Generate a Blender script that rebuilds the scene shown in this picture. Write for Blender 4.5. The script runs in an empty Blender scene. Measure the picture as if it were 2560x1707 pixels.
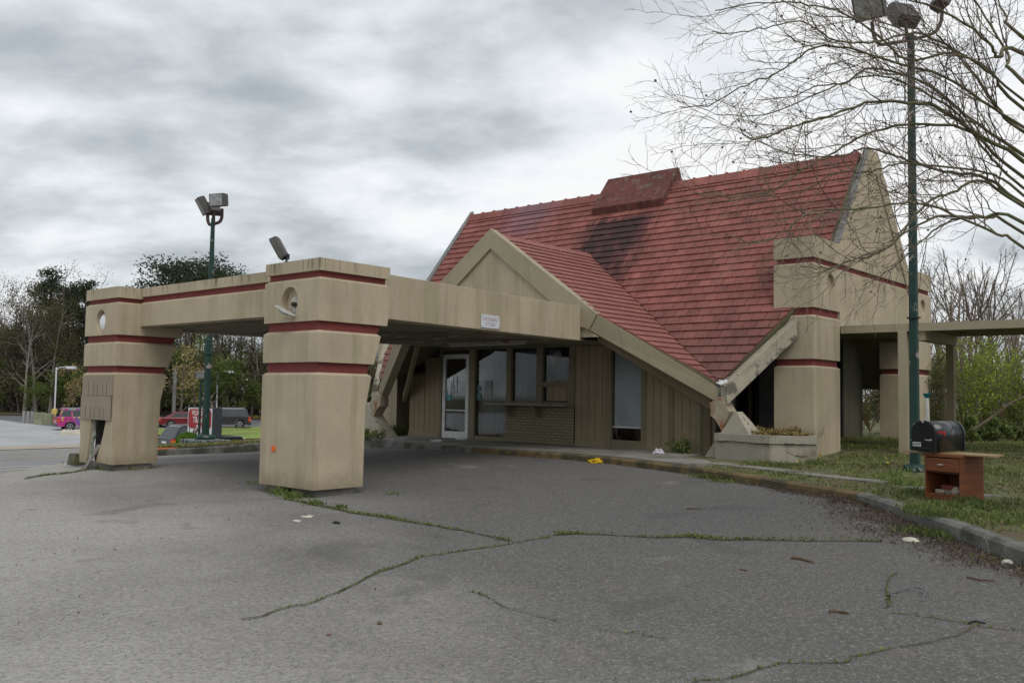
import bpy, bmesh, math, random
import numpy as np
from mathutils import Vector, Matrix
from mathutils import noise as mnoise
random.seed(7)
S = bpy.context.scene
C = S.collection
R = math.radians
PI = math.pi

# ------------------------------------------------------------------ camera
F_PX = 2283.25                       # focal length in pixels of a 2560 x 1707 picture
ROW = ((0.75392768, 0.65676297, 0.01598329),      # right
       (-0.02684350, 0.05510557, -0.99811963),    # down
       (-0.65640878, 0.75208097, 0.05917543))     # forward
cam_d = bpy.data.cameras.new('camera'); cam = bpy.data.objects.new('camera', cam_d); C.objects.link(cam)
r, d, f = [Vector(v) for v in ROW]
m = Matrix(((r.x, -d.x, -f.x, 0), (r.y, -d.y, -f.y, 0), (r.z, -d.z, -f.z, 0), (0, 0, 0, 1)))
cam.matrix_world = m
cam_d.sensor_width = 36; cam_d.lens = F_PX / 2560 * 36
cam_d.clip_start = .05; cam_d.clip_end = 6000
S.camera = cam
S.render.resolution_x = 1024; S.render.resolution_y = 682

# ------------------------------------------------------------------ sky and sun
SUN_EL, SUN_AZ = 52, 118             # azimuth of the sun measured from +Y towards +X
w = bpy.data.worlds.new('World'); S.world = w; w.use_nodes = True
nt = w.node_tree; N = nt.nodes; L = nt.links
for n in list(N): N.remove(n)
def nd(tree, typ, **kw):
    n = tree.nodes.new(typ)
    for k, v in kw.items(): setattr(n, k, v)
    return n
out = nd(nt, 'ShaderNodeOutputWorld')
sky = nd(nt, 'ShaderNodeTexSky', sky_type='NISHITA', sun_disc=False)
sky.sun_elevation = R(SUN_EL); sky.sun_rotation = R(SUN_AZ); sky.air_density = 1.2; sky.dust_density = 2.5
bg1 = nd(nt, 'ShaderNodeBackground'); bg1.inputs['Strength'].default_value = .1
L.new(sky.outputs[0], bg1.inputs[0])
bg2 = nd(nt, 'ShaderNodeBackground'); bg2.inputs['Strength'].default_value = 1.0
tc = nd(nt, 'ShaderNodeTexCoord')
sep = nd(nt, 'ShaderNodeSeparateXYZ'); L.new(tc.outputs['Generated'], sep.inputs[0])
def math_(tree, op, a, b=None, c=None, clamp=False):
    n = tree.nodes.new('ShaderNodeMath'); n.operation = op; n.use_clamp = clamp
    for i, v in enumerate((a, b, c)):
        if v is None: continue
        if isinstance(v, (int, float)): n.inputs[i].default_value = v
        else: tree.links.new(v, n.inputs[i])
    return n.outputs[0]
zc = math_(nt, 'ADD', math_(nt, 'MAXIMUM', sep.outputs[2], 0.0), .34)
cx = math_(nt, 'DIVIDE', sep.outputs[0], zc); cy = math_(nt, 'DIVIDE', sep.outputs[1], zc)
cmb = nd(nt, 'ShaderNodeCombineXYZ'); L.new(cx, cmb.inputs[0]); L.new(cy, cmb.inputs[1])
mp0 = nd(nt, 'ShaderNodeMapping'); L.new(cmb.outputs[0], mp0.inputs[0]); mp0.inputs['Rotation'].default_value = (0, 0, R(-41))
mp = nd(nt, 'ShaderNodeMapping'); L.new(mp0.outputs[0], mp.inputs[0]); mp.inputs['Location'].default_value = (3.1, 1.7, 0)
mp.inputs['Scale'].default_value = (.85, 1.15, 1)
def noise_(tree, vec, scale, detail=6, rough=.55, dist=0.0):
    n = tree.nodes.new('ShaderNodeTexNoise'); n.inputs['Scale'].default_value = scale
    n.inputs['Detail'].default_value = detail; n.inputs['Roughness'].default_value = rough
    n.inputs['Distortion'].default_value = dist
    if vec is not None: tree.links.new(vec, n.inputs['Vector'])
    return n.outputs['Fac']
n1 = noise_(nt, mp.outputs[0], 1.5, 5, .5, .2)
n2 = noise_(nt, mp.outputs[0], 5.0, 9, .55, .15)
fld = math_(nt, 'ADD', math_(nt, 'MULTIPLY', math_(nt, 'SUBTRACT', n1, .5), 1.25), math_(nt, 'MULTIPLY', math_(nt, 'SUBTRACT', n2, .5), .75))
fld = math_(nt, 'ADD', fld, .50)
# the cloud deck is thinnest where the sun stands behind it and thickest to the left of the picture
def lobe(px, py, k0, k1):
    v = Vector([(ROW[0][i] * (px - 1280) + ROW[1][i] * (py - 853.5)) / F_PX + ROW[2][i] for i in range(3)]).normalized()
    vm = nd(nt, 'ShaderNodeVectorMath', operation='DOT_PRODUCT'); L.new(tc.outputs['Generated'], vm.inputs[0])
    vm.inputs[1].default_value = v
    mr = nd(nt, 'ShaderNodeMapRange', interpolation_type='SMOOTHSTEP'); L.new(vm.outputs['Value'], mr.inputs[0])
    mr.inputs[1].default_value = k0; mr.inputs[2].default_value = k1; mr.inputs[3].default_value = 0; mr.inputs[4].default_value = 1
    return mr.outputs[0]
for px_, py_, k0_, k1_, w_ in ((1700, 60, .92, .995, .16), (760, 120, .985, .999, .05), (420, 360, .90, .99, -.035), (60, 560, .985, .9995, .12), (2300, 560, .93, .995, .12), (600, -250, .96, .999, .05)):
    fld = math_(nt, 'ADD', fld, math_(nt, 'MULTIPLY', lobe(px_, py_, k0_, k1_), w_))
rp = nd(nt, 'ShaderNodeValToRGB'); L.new(fld, rp.inputs[0])
e = rp.color_ramp; e.interpolation = 'B_SPLINE'
e.elements[0].position = .22; e.elements[0].color = (.38, .42, .45, 1)
e.elements[1].position = .80; e.elements[1].color = (1.02, 1.03, 1.06, 1)
for p_, c_ in ((.36, (.46, .505, .54)), (.48, (.60, .645, .68)), (.60, (.80, .84, .87)), (.70, (.93, .955, .985))):
    q = e.elements.new(p_); q.color = (*c_, 1)
L.new(rp.outputs[0], bg2.inputs[0])
mx = nd(nt, 'ShaderNodeMixShader'); mx.inputs[0].default_value = .93
L.new(bg1.outputs[0], mx.inputs[1]); L.new(bg2.outputs[0], mx.inputs[2]); L.new(mx.outputs[0], out.inputs[0])

sd = bpy.data.lights.new('sun', 'SUN'); sd.energy = 1.3; sd.angle = R(35); sd.color = (1, .95, .88)
so = bpy.data.objects.new('sun', sd); C.objects.link(so)
a = R(SUN_AZ); el = R(SUN_EL)
so.rotation_euler = Vector((math.sin(a) * math.cos(el), math.cos(a) * math.cos(el), math.sin(el))).to_track_quat('Z', 'Y').to_euler()
S.view_settings.view_transform = 'Standard'; S.view_settings.look = 'None'
S.view_settings.exposure = 0.0; S.view_settings.gamma = 1; S.view_settings.use_curve_mapping = False

# ------------------------------------------------------------------ helpers
def ray(px, py):
    return Vector([(ROW[0][i] * (px - 1280) + ROW[1][i] * (py - 853.5)) / F_PX + ROW[2][i] for i in range(3)])
def P(px, py, ax, val):
    v = ray(px, py); return v * (val / v[ax])
def PD(px, py, dep): return ray(px, py) * dep
def lerp(xs, ys, x):
    return float(np.interp(x, xs, ys))
def T(x, y):                         # the lie of the land
    zb = -1.42 + .03 * (min(max(y, -30), 14.5) - 8)
    zb = max(zb, -2.6)
    zf = lerp([-150, -100, -62, -44, -26.5, -21, -15], [-2.4, -3.05, -3.72, -3.72, -2.25, -1.52, -1.42], x)
    if -44 < x < -17: zf -= .22 * max(0, min(1, (10.2 - y) / 2)) * max(0, min(1, (-17 - x) / 4)) * min(1, (x + 44) / 16)
    if x < -15:
        t = min(1, (-15 - x) / 5); zb = zb * (1 - t) + zf * t
    if y > 30 and x > -22: zb -= .01 * min(y - 30, 60)
    return zb
def G(px, py, fn=T):
    v = ray(px, py); t = 3.0
    while t < 400:
        p = v * t
        if p.z < fn(p.x, p.y): break
        t += .05 if t < 40 else .25
    return p
def tag(o, label=None, cat=None, group=None, kind=None):
    if label: o['label'] = label
    if cat: o['category'] = cat
    if group: o['group'] = group
    if kind: o['kind'] = kind
    return o
def thing(name, label, cat, loc=(0, 0, 0), rz=0, group=None):
    o = bpy.data.objects.new(name, None); C.objects.link(o); o.location = loc; o.rotation_euler = (0, 0, rz)
    o.empty_display_size = .2
    return tag(o, label, cat, group)

class MB:
    def __init__(s): s.v = []; s.f = []; s.t = []; s.cur = .5
    def face(s, pts):
        i = len(s.v); s.v += [tuple(p) for p in pts]; s.f.append(list(range(i, i + len(pts)))); s.t.append(s.cur)
    def hexa(s, p):                  # 8 points: bottom ring then top ring
        i = len(s.v); s.v += [tuple(q) for q in p]
        for q in ((3, 2, 1, 0), (4, 5, 6, 7), (0, 1, 5, 4), (1, 2, 6, 5), (2, 3, 7, 6), (3, 0, 4, 7)):
            s.f.append([i + k for k in q]); s.t.append(s.cur)
    def box(s, x0, x1, y0, y1, z0, z1):
        s.hexa([(x0, y0, z0), (x1, y0, z0), (x1, y1, z0), (x0, y1, z0), (x0, y0, z1), (x1, y0, z1), (x1, y1, z1), (x0, y1, z1)])
    def obox(s, c, ux, uy, uz, hx, hy, hz):
        c = Vector(c); ux, uy, uz = Vector(ux) * hx, Vector(uy) * hy, Vector(uz) * hz
        s.hexa([c - ux - uy - uz, c + ux - uy - uz, c + ux + uy - uz, c - ux + uy - uz,
                c - ux - uy + uz, c + ux - uy + uz, c + ux + uy + uz, c - ux + uy + uz])
    def loft(s, A, B, caps=True):    # two rings of equal count
        i = len(s.v); n = len(A); s.v += [tuple(q) for q in A] + [tuple(q) for q in B]
        for k in range(n):
            s.f.append([i + k, i + (k + 1) % n, i + n + (k + 1) % n, i + n + k]); s.t.append(s.cur)
        if caps:
            s.f.append([i + k for k in range(n)][::-1]); s.f.append([i + n + k for k in range(n)]); s.t += [s.cur] * 2
    def prism(s, poly, ax, a, b):    # polygon in the two other axes
        def mk(u, v, c):
            return {'x': (c, u, v), 'y': (u, c, v), 'z': (u, v, c)}[ax]
        s.loft([mk(u, v, a) for u, v in poly], [mk(u, v, b) for u, v in poly])
    def tube(s, pts, rad, n=6, cap=True):
        pts = [Vector(p) for p in pts]; i0 = len(s.v)
        if isinstance(rad, (int, float)): rad = [rad] * len(pts)
        up = None
        for k, p in enumerate(pts):
            t = (pts[min(k + 1, len(pts) - 1)] - pts[max(k - 1, 0)])
            if t.length < 1e-9: t = Vector((0, 0, 1))
            t.normalize()
            if up is None: up = t.orthogonal().normalized()
            up = (up - t * up.dot(t))
            if up.length < 1e-6: up = t.orthogonal()
            up.normalize(); sd_ = t.cross(up)
            for j in range(n):
                a_ = 2 * PI * j / n; s.v.append(tuple(p + (up * math.cos(a_) + sd_ * math.sin(a_)) * rad[k]))
        for k in range(len(pts) - 1):
            for j in range(n):
                s.f.append([i0 + k * n + j, i0 + k * n + (j + 1) % n, i0 + (k + 1) * n + (j + 1) % n, i0 + (k + 1) * n + j]); s.t.append(s.cur)
        if cap:
            s.f.append([i0 + j for j in range(n)][::-1]); s.f.append([i0 + (len(pts) - 1) * n + j for j in range(n)]); s.t += [s.cur] * 2
    def lathe(s, prof, c, axis=(0, 0, 1), n=20, cap=True):   # prof: (radius, height)
        ax = Vector(axis).normalized(); u = ax.orthogonal().normalized(); v = ax.cross(u); c = Vector(c); i0 = len(s.v)
        for rr, h in prof:
            for j in range(n):
                a_ = 2 * PI * j / n; s.v.append(tuple(c + ax * h + (u * math.cos(a_) + v * math.sin(a_)) * rr))
        for k in range(len(prof) - 1):
            for j in range(n):
                s.f.append([i0 + k * n + j, i0 + k * n + (j + 1) % n, i0 + (k + 1) * n + (j + 1) % n, i0 + (k + 1) * n + j]); s.t.append(s.cur)
        if cap:
            s.f.append([i0 + j for j in range(n)][::-1]); s.f.append([i0 + (len(prof) - 1) * n + j for j in range(n)]); s.t += [s.cur] * 2
    def build(s, name, mat, parent=None, smooth=False, bevel=0, weld=False, tint=False, autos=None):
        me = bpy.data.meshes.new(name); me.from_pydata(s.v, [], s.f); me.update()
        if tint:
            at = me.attributes.new('tint', 'FLOAT', 'FACE'); at.data.foreach_set('value', s.t)
        if weld or bevel:
            bm = bmesh.new(); bm.from_mesh(me); bmesh.ops.remove_doubles(bm, verts=bm.verts, dist=1e-4)
            bmesh.ops.recalc_face_normals(bm, faces=bm.faces); bm.to_mesh(me); bm.free()
        if mat: me.materials.append(mat)
        if smooth: me.polygons.foreach_set('use_smooth', [True] * len(me.polygons))
        o = bpy.data.objects.new(name, me); C.objects.link(o)
        if parent: o.parent = parent
        if bevel:
            b = o.modifiers.new('bevel', 'BEVEL'); b.width = bevel; b.segments = 2; b.limit_method = 'ANGLE'; b.angle_limit = R(35)
        return o
def copy_tree(o, parent=None):
    c = o.copy(); C.objects.link(c)
    if parent: c.parent = parent
    for ch in o.children: copy_tree(ch, c)
    return c
def struct(o, kind='structure'): o['kind'] = kind; return o
def local(mb, o):                    # move mesh data into the frame of an Empty at o
    x, y, z = o; mb.v = [(a - x, b - y, c - z) for a, b, c in mb.v]; return mb

# ------------------------------------------------------------------ materials
def M(name, col, rough=.85, var=.18, scale=3.0, bump=0.0, bscale=60.0, metal=0.0, spec=.3, col2=None, c2scale=1.2, c2lo=.5, c2hi=.65,
      tint=0.0, drip=0.0, dripcol=(.05, .05, .04), grime=None, coat=0.0, fine=0.0, fscale=80.0, stretch=(1, 1, 1), bdist=.01, wash=0.0):
    mt = bpy.data.materials.new(name); mt.use_nodes = True; t = mt.node_tree; n = t.nodes; l = t.links
    b = n['Principled BSDF']; b.inputs['Roughness'].default_value = rough; b.inputs['Metallic'].default_value = metal
    b.inputs['Specular IOR Level'].default_value = spec
    if coat: b.inputs['Coat Weight'].default_value = coat
    tc = n.new('ShaderNodeTexCoord'); vec = tc.outputs['Object']
    if stretch != (1, 1, 1):
        mp = n.new('ShaderNodeMapping'); l.new(vec, mp.inputs[0]); mp.inputs['Scale'].default_value = stretch; vec = mp.outputs[0]
    def mixc(fac, A, B, mode='MIX'):
        m_ = n.new('ShaderNodeMix'); m_.data_type = 'RGBA'; m_.blend_type = mode
        for s_, v in ((m_.inputs['Factor'], fac), (m_.inputs['A'], A), (m_.inputs['B'], B)):
            if isinstance(v, (int, float)): s_.default_value = v
            elif isinstance(v, tuple): s_.default_value = (*v, 1)
            else: l.new(v, s_)
        return m_.outputs['Result']
    def step(fac, lo, hi, a_=0, b_=1):
        m_ = n.new('ShaderNodeMapRange'); m_.interpolation_type = 'SMOOTHSTEP'; l.new(fac, m_.inputs[0])
        for i, v in enumerate((lo, hi, a_, b_)): m_.inputs[i + 1].default_value = v
        return m_.outputs[0]
    nz = noise_(t, vec, scale, 5, .6)
    cur = mixc(step(nz, .3, .7), tuple(c * (1 - var) for c in col), tuple(min(1, c * (1 + var)) for c in col))
    if fine:
        nf = noise_(t, vec, fscale, 3, .7)
        cur = mixc(step(nf, .3, .7), mixc(1.0, cur, (1 - fine,) * 3, 'MULTIPLY'), mixc(1.0, cur, (1 + fine,) * 3, 'MULTIPLY'))
    if col2:
        cur = mixc(step(noise_(t, vec, c2scale, 6, .6), c2lo, c2hi), cur, col2)
    if tint:
        at = n.new('ShaderNodeAttribute'); at.attribute_name = 'tint'
        mr = n.new('ShaderNodeMapRange'); l.new(at.outputs['Fac'], mr.inputs[0]); mr.inputs[3].default_value = 1 - tint; mr.inputs[4].default_value = 1 + tint
        hs = n.new('ShaderNodeVectorMath'); hs.operation = 'SCALE'; l.new(cur, hs.inputs[0]); l.new(mr.outputs[0], hs.inputs['Scale']); cur = hs.outputs[0]
    if drip:
        mp = n.new('ShaderNodeMapping'); l.new(tc.outputs['Object'], mp.inputs[0]); mp.inputs['Scale'].default_value = (5, 5, .35)
        dr = math_(t, 'MULTIPLY', step(noise_(t, mp.outputs[0], 1.6, 6, .65), .52, .72), step(noise_(t, tc.outputs['Object'], 1.1, 3), .42, .62))
        cur = mixc(math_(t, 'MULTIPLY', dr, drip), cur, dripcol)
    if wash:
        mp = n.new('ShaderNodeMapping'); l.new(tc.outputs['Object'], mp.inputs[0]); mp.inputs['Scale'].default_value = (2.2, 2.2, .22)
        ws = math_(t, 'MULTIPLY', step(noise_(t, mp.outputs[0], 1.5, 5, .6), .44, .68), wash); cur = mixc(ws, cur, (.27, .235, .135))
    if grime:
        cur = grime(t, tc, cur, mixc, step)
    l.new(cur, b.inputs['Base Color'])
    if bump:
        bp = n.new('ShaderNodeBump'); bp.inputs['Strength'].default_value = bump; bp.inputs['Distance'].default_value = bdist
        l.new(noise_(t, vec, bscale, 4, .6), bp.inputs['Height']); l.new(bp.outputs[0], b.inputs['Normal'])
    return mt
def glassmat(name, tintc=(.8, .85, .83), refl=.06, rough=.02):
    mt = bpy.data.materials.new(name); mt.use_nodes = True; t = mt.node_tree; n = t.nodes; l = t.links
    n.remove(n['Principled BSDF']); o = n['Material Output']
    tr = n.new('ShaderNodeBsdfTransparent'); tr.inputs[0].default_value = (*tintc, 1)
    gl = n.new('ShaderNodeBsdfGlossy'); gl.inputs['Roughness'].default_value = rough
    fr = n.new('ShaderNodeFresnel'); fr.inputs[0].default_value = 1.38
    mx = n.new('ShaderNodeMixShader'); l.new(math_(t, 'ADD', fr.outputs[0], refl - .04, clamp=True), mx.inputs[0])
    l.new(tr.outputs[0], mx.inputs[1]); l.new(gl.outputs[0], mx.inputs[2]); l.new(mx.outputs[0], o.inputs[0])
    return mt
mat = {}
STUC = (.47, .395, .285)
def capstain(t, tc, cur, mixc, step):
    sp = t.nodes.new('ShaderNodeSeparateXYZ'); t.links.new(tc.outputs['Object'], sp.inputs[0])
    mp = t.nodes.new('ShaderNodeMapping'); t.links.new(tc.outputs['Object'], mp.inputs[0]); mp.inputs['Scale'].default_value = (9, 9, .6)
    n_ = noise_(t, mp.outputs[0], 1.6, 5, .7)
    k = math_(t, 'MULTIPLY', step(n_, .52, .66), step(math_(t, 'ADD', sp.outputs[2], math_(t, 'MULTIPLY', n_, .25)), 1.78, 1.93))
    cur = mixc(math_(t, 'MULTIPLY', k, .6), cur, (.055, .05, .035))
    k2 = step(math_(t, 'ADD', sp.outputs[2], math_(t, 'MULTIPLY', noise_(t, tc.outputs['Object'], 5, 5, .6), .35)), -.85, -1.2)
    return mixc(math_(t, 'MULTIPLY', k2, .55), cur, (.19, .15, .095))
mat['stucco'] = M('stucco', STUC, .92, .08, 1.3, .6, 70, drip=.3, dripcol=(.17, .15, .085), fine=.12, fscale=75, bdist=.008, wash=.4)
mat['stucco_drip'] = M('stained stucco', STUC, .92, .08, 1.3, .6, 70, drip=.28, dripcol=(.16, .14, .08), fine=.12, fscale=75, bdist=.008, wash=.45, grime=capstain)
mat['red'] = M('dark red band', (.19, .045, .04), .8, .12, 2.5, .3, 60)
mat['fascia'] = M('painted fascia', (.36, .315, .22), .8, .08, 1.5, .15, 40, drip=.35, dripcol=(.12, .12, .08), fine=.04)
mat['oldpaint'] = M('weathered paint', (.36, .325, .25), .85, .12, 4, .5, 30, col2=(.13, .12, .10), c2scale=3.5, c2lo=.5, c2hi=.62)
mat['rustpaint'] = M('rust stained paint', (.38, .33, .25), .85, .12, 4, .4, 30, col2=(.26, .12, .065), c2scale=2.6, c2lo=.52, c2hi=.66)
mat['paintchip'] = M('peeling pale paint', (.40, .37, .30), .85, .1, 5, .5, 30, col2=(.20, .15, .11), c2scale=5, c2lo=.60, c2hi=.66)
mat['siding'] = M('olive siding', (.275, .225, .14), .7, .1, 1.2, .1, 50, tint=.06)
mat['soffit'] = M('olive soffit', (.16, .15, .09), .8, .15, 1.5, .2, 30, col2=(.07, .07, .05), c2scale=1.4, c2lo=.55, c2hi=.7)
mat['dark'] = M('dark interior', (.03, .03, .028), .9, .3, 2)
mat['frame'] = M('olive frame', (.20, .17, .105), .6, .1, 2)
mat['alum'] = M('aluminium', (.55, .55, .53), .4, .1, 6, metal=.5)
mat['glass'] = glassmat('window glass', (.9, .92, .92), .035)
mat['trim'] = M('grey metal trim', (.20, .205, .20), .6, .25, 9, .2, 50)
def brickgrime(t, tc, cur, mixc, step): return cur
mat['white'] = M('white plastic', (.75, .76, .76), .4, .05, 3)
mat['black'] = M('black paint', (.012, .012, .014), .35, .2, 3, spec=.5)
mat['rubber'] = M('tyre rubber', (.02, .02, .02), .8, .2, 5)
mat['bark'] = M('mossy bark', (.15, .13, .085), .9, .25, 7, .5, 60, col2=(.11, .12, .05), c2scale=5, c2lo=.45, c2hi=.6)
mat['twig'] = M('twig', (.16, .125, .095), .9, .25, 3)
mat['darkbark'] = M('dark bark', (.13, .112, .095), .9, .3, 2, .4, 10)
mat['palebark'] = M('pale bark', (.21, .19, .16), .9, .25, 2)
def leafmat(name, col, var=.35, hue=None):
    mt = M(name, col, .7, .25, .8, tint=var, spec=.2); t = mt.node_tree
    b = t.nodes['Principled BSDF']
    tr = t.nodes.new('ShaderNodeBsdfTranslucent'); src = b.inputs['Base Color'].links[0].from_socket; t.links.new(src, tr.inputs[0])
    mx = t.nodes.new('ShaderNodeMixShader'); mx.inputs[0].default_value = .3
    t.links.new(b.outputs[0], mx.inputs[1]); t.links.new(tr.outputs[0], mx.inputs[2]); t.links.new(mx.outputs[0], t.nodes['Material Output'].inputs[0])
    return mt
mat['pine'] = leafmat('pine needles', (.050, .066, .034))
mat['olive'] = leafmat('young olive leaves', (.12, .105, .05))
mat['spring'] = leafmat('spring green leaves', (.12, .155, .04))
mat['bright'] = leafmat('bright green leaves', (.31, .40, .06))
mat['yellow'] = leafmat('yellow blossom', (.36, .28, .13))
mat['brownleaf'] = leafmat('brown leaves', (.16, .13, .09))
mat['shrub'] = leafmat('clipped shrub leaves', (.14, .26, .035))
mat['grass'] = leafmat('grass blades', (.20, .235, .08), .45)
mat['drygrass'] = leafmat('dry grass blades', (.26, .22, .11), .4)
mat['weed'] = leafmat('weed leaves', (.16, .205, .065), .4)
mat['litter'] = leafmat('leaf litter', (.135, .105, .08), .6)

# asphalt: bleached grey seal with exposed aggregate
def asphalt(name, dark, light, split=True):
    mt = bpy.data.materials.new(name); mt.use_nodes = True; t = mt.node_tree; n = t.nodes; l = t.links
    b = n['Principled BSDF']; b.inputs['Roughness'].default_value = .93; b.inputs['Specular IOR Level'].default_value = .2
    tc = n.new('ShaderNodeTexCoord'); vec = tc.outputs['Object']
    def mixc(fac, A, B, mode='MIX'):
        m_ = n.new('ShaderNodeMix'); m_.data_type = 'RGBA'; m_.blend_type = mode
        for s_, v in ((m_.inputs['Factor'], fac), (m_.inputs['A'], A), (m_.inputs['B'], B)):
            if isinstance(v, (int, float)): s_.default_value = v
            elif isinstance(v, tuple): s_.default_value = (*v, 1)
            else: l.new(v, s_)
        return m_.outputs['Result']
    def step(fac, lo, hi, a_=0, b_=1):
        m_ = n.new('ShaderNodeMapRange'); m_.interpolation_type = 'SMOOTHSTEP'; l.new(fac, m_.inputs[0])
        for i, v in enumerate((lo, hi, a_, b_)): m_.inputs[i + 1].default_value = v
        return m_.outputs[0]
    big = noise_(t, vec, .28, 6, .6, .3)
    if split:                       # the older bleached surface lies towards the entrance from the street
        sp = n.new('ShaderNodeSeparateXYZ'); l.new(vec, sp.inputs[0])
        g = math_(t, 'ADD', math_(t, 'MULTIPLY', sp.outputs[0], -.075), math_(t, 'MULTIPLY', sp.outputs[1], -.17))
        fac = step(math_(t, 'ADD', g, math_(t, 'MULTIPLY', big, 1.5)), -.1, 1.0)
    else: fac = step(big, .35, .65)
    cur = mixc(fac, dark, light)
    vo = n.new('ShaderNodeTexVoronoi'); vo.inputs['Scale'].default_value = 75; l.new(vec, vo.inputs['Vector'])
    agg = n.new('ShaderNodeSeparateColor'); l.new(vo.outputs['Color'], agg.inputs[0])
    cur = mixc(step(agg.outputs[0], .74, .98, 0, .34), cur, (.40, .39, .37))
    cur = mixc(step(agg.outputs[1], .8, .98, 0, .45), cur, (.05, .05, .05))
    fn = noise_(t, vec, 24, 5, .75)
    cur = mixc(step(fn, .35, .65), mixc(1., cur, (.84, .84, .84), 'MULTIPLY'), mixc(1., cur, (1.16, 1.16, 1.16), 'MULTIPLY'))
    cur = mixc(step(noise_(t, vec, 1.9, 6, .65), .6, .72, 0, .35), cur, (.235, .20, .15))
    cur = mixc(step(noise_(t, vec, .9, 7, .7), .62, .74, 0, .45), cur, (.3, .295, .28))
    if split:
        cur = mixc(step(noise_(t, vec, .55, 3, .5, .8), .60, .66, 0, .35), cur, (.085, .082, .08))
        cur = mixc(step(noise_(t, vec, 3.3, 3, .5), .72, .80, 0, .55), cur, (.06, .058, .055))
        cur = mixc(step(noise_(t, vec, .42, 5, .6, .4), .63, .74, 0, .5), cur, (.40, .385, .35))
    l.new(cur, b.inputs['Base Color'])
    bp = n.new('ShaderNodeBump'); bp.inputs['Strength'].default_value = .55; bp.inputs['Distance'].default_value = .006
    l.new(math_(t, 'ADD', vo.outputs['Distance'], fn), bp.inputs['Height']); l.new(bp.outputs[0], b.inputs['Normal'])
    return mt
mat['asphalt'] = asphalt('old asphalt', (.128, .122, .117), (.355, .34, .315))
mat['road'] = asphalt('road asphalt', (.24, .24, .24), (.28, .28, .275), False)
mat['lot'] = asphalt('pale lot', (.38, .39, .40), (.46, .47, .48), False)
mat['lotdark'] = asphalt('dark lot', (.13, .13, .135), (.17, .17, .175), False)
mat['concrete'] = M('concrete', (.24, .225, .20), .9, .2, 2, .5, 45, col2=(.13, .125, .11), c2scale=1.3, fine=.12)
mat['curb'] = M('old kerb', (.17, .165, .15), .95, .25, 3, .8, 35, col2=(.075, .08, .06), c2scale=2.2, c2lo=.45, c2hi=.6, fine=.15)
mat['curbyellow'] = M('kerb with worn yellow paint', (.16, .115, .055), .95, .25, 3, .8, 35, col2=(.08, .07, .045), c2scale=3.2, c2lo=.45, c2hi=.58, fine=.15)
mat['soil'] = M('lawn soil', (.12, .125, .06), .95, .3, 2.5, .8, 20, col2=(.13, .10, .065), c2scale=1.5)
mat['tan'] = M('tan pavement', (.40, .34, .27), .9, .1, 2)
mat['paintwhite'] = M('road paint white', (.65, .65, .63), .8, .1, 4)
mat['paintyellow'] = M('road paint yellow', (.55, .40, .15), .8, .1, 4)

# ------------------------------------------------------------------ ground
def strip(name, x0, x1, y0, y1, lift, m, nx=8, ny=30, kind='structure'):
    mb = MB(); xs = np.linspace(x0, x1, nx + 1); ys = np.linspace(y0, y1, ny + 1); i = 0
    mb.v = [(x, y, T(x, y) + lift) for x in xs for y in ys]
    mb.f = [[a * (ny + 1) + b, (a + 1) * (ny + 1) + b, (a + 1) * (ny + 1) + b + 1, a * (ny + 1) + b + 1] for a in range(nx) for b in range(ny)]
    mb.t = [.5] * len(mb.f)
    return struct(mb.build(name, m, smooth=True), kind)
xs = list(np.arange(-1500, -160, 120)) + list(np.arange(-160, -62, 7)) + [-62, -58, -54, -50, -46, -44] + list(np.arange(-43, 12, 1.0)) + [14, 18, 25, 40, 80, 200, 600, 1500]
ys = [-1500, -500, -150, -60, -30, -15, -8, -4] + list(np.arange(-3, 18, 1.0)) + list(np.arange(18, 60, 4)) + [70, 90, 120, 200, 400, 900, 2500]
mb = MB(); nx, ny = len(xs), len(ys)
mb.v = [(x, y, T(x, y) + (.012 * mnoise.noise(Vector((x * .35, y * .35, 0))) if -22 < x < 10 and -3 < y < 14 else 0)) for x in xs for y in ys]
mb.f = [[a * ny + b, (a + 1) * ny + b, (a + 1) * ny + b + 1, a * ny + b + 1] for a in range(nx - 1) for b in range(ny - 1)]; mb.t = [.5] * len(mb.f)
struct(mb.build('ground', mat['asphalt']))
strip('road', -58.2, -42.5, -200, 300, .03, mat['road'], 6, 60)
strip('pavement', -61.5, -58.2, -200, 300, .06, mat['tan'], 2, 60)
strip('far_parking_lot', -104, -61.5, -120, 34, .04, mat['lot'], 14, 40)
strip('far_dark_lot', -104, -61.5, 34, 130, .035, mat['lotdark'], 14, 30)
strip('road_edge_line', -45.6, -45.42, -150, 19.5, .045, mat['paintwhite'], 1, 50)
strip('road_centre_line', -50.7, -50.52, -150, 200, .045, mat['paintyellow'], 1, 60)
strip('road_centre_line', -54.7, -54.52, -150, 200, .045, mat['paintyellow'], 1, 60)
strip('road_edge_line', -57.3, -57.15, 17, 200, .045, mat['paintwhite'], 1, 60)
strip('far_grass', -76, -61.6, 36, 130, .12, M('far grass', (.20, .26, .06), .9, .2, .4, fine=.2, fscale=6), 4, 30)
strip('woodland_floor', -400, -104, -300, 400, .10, M('leafy ground', (.10, .085, .045), .95, .3, .3, fine=.25, fscale=3), 14, 60)

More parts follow.
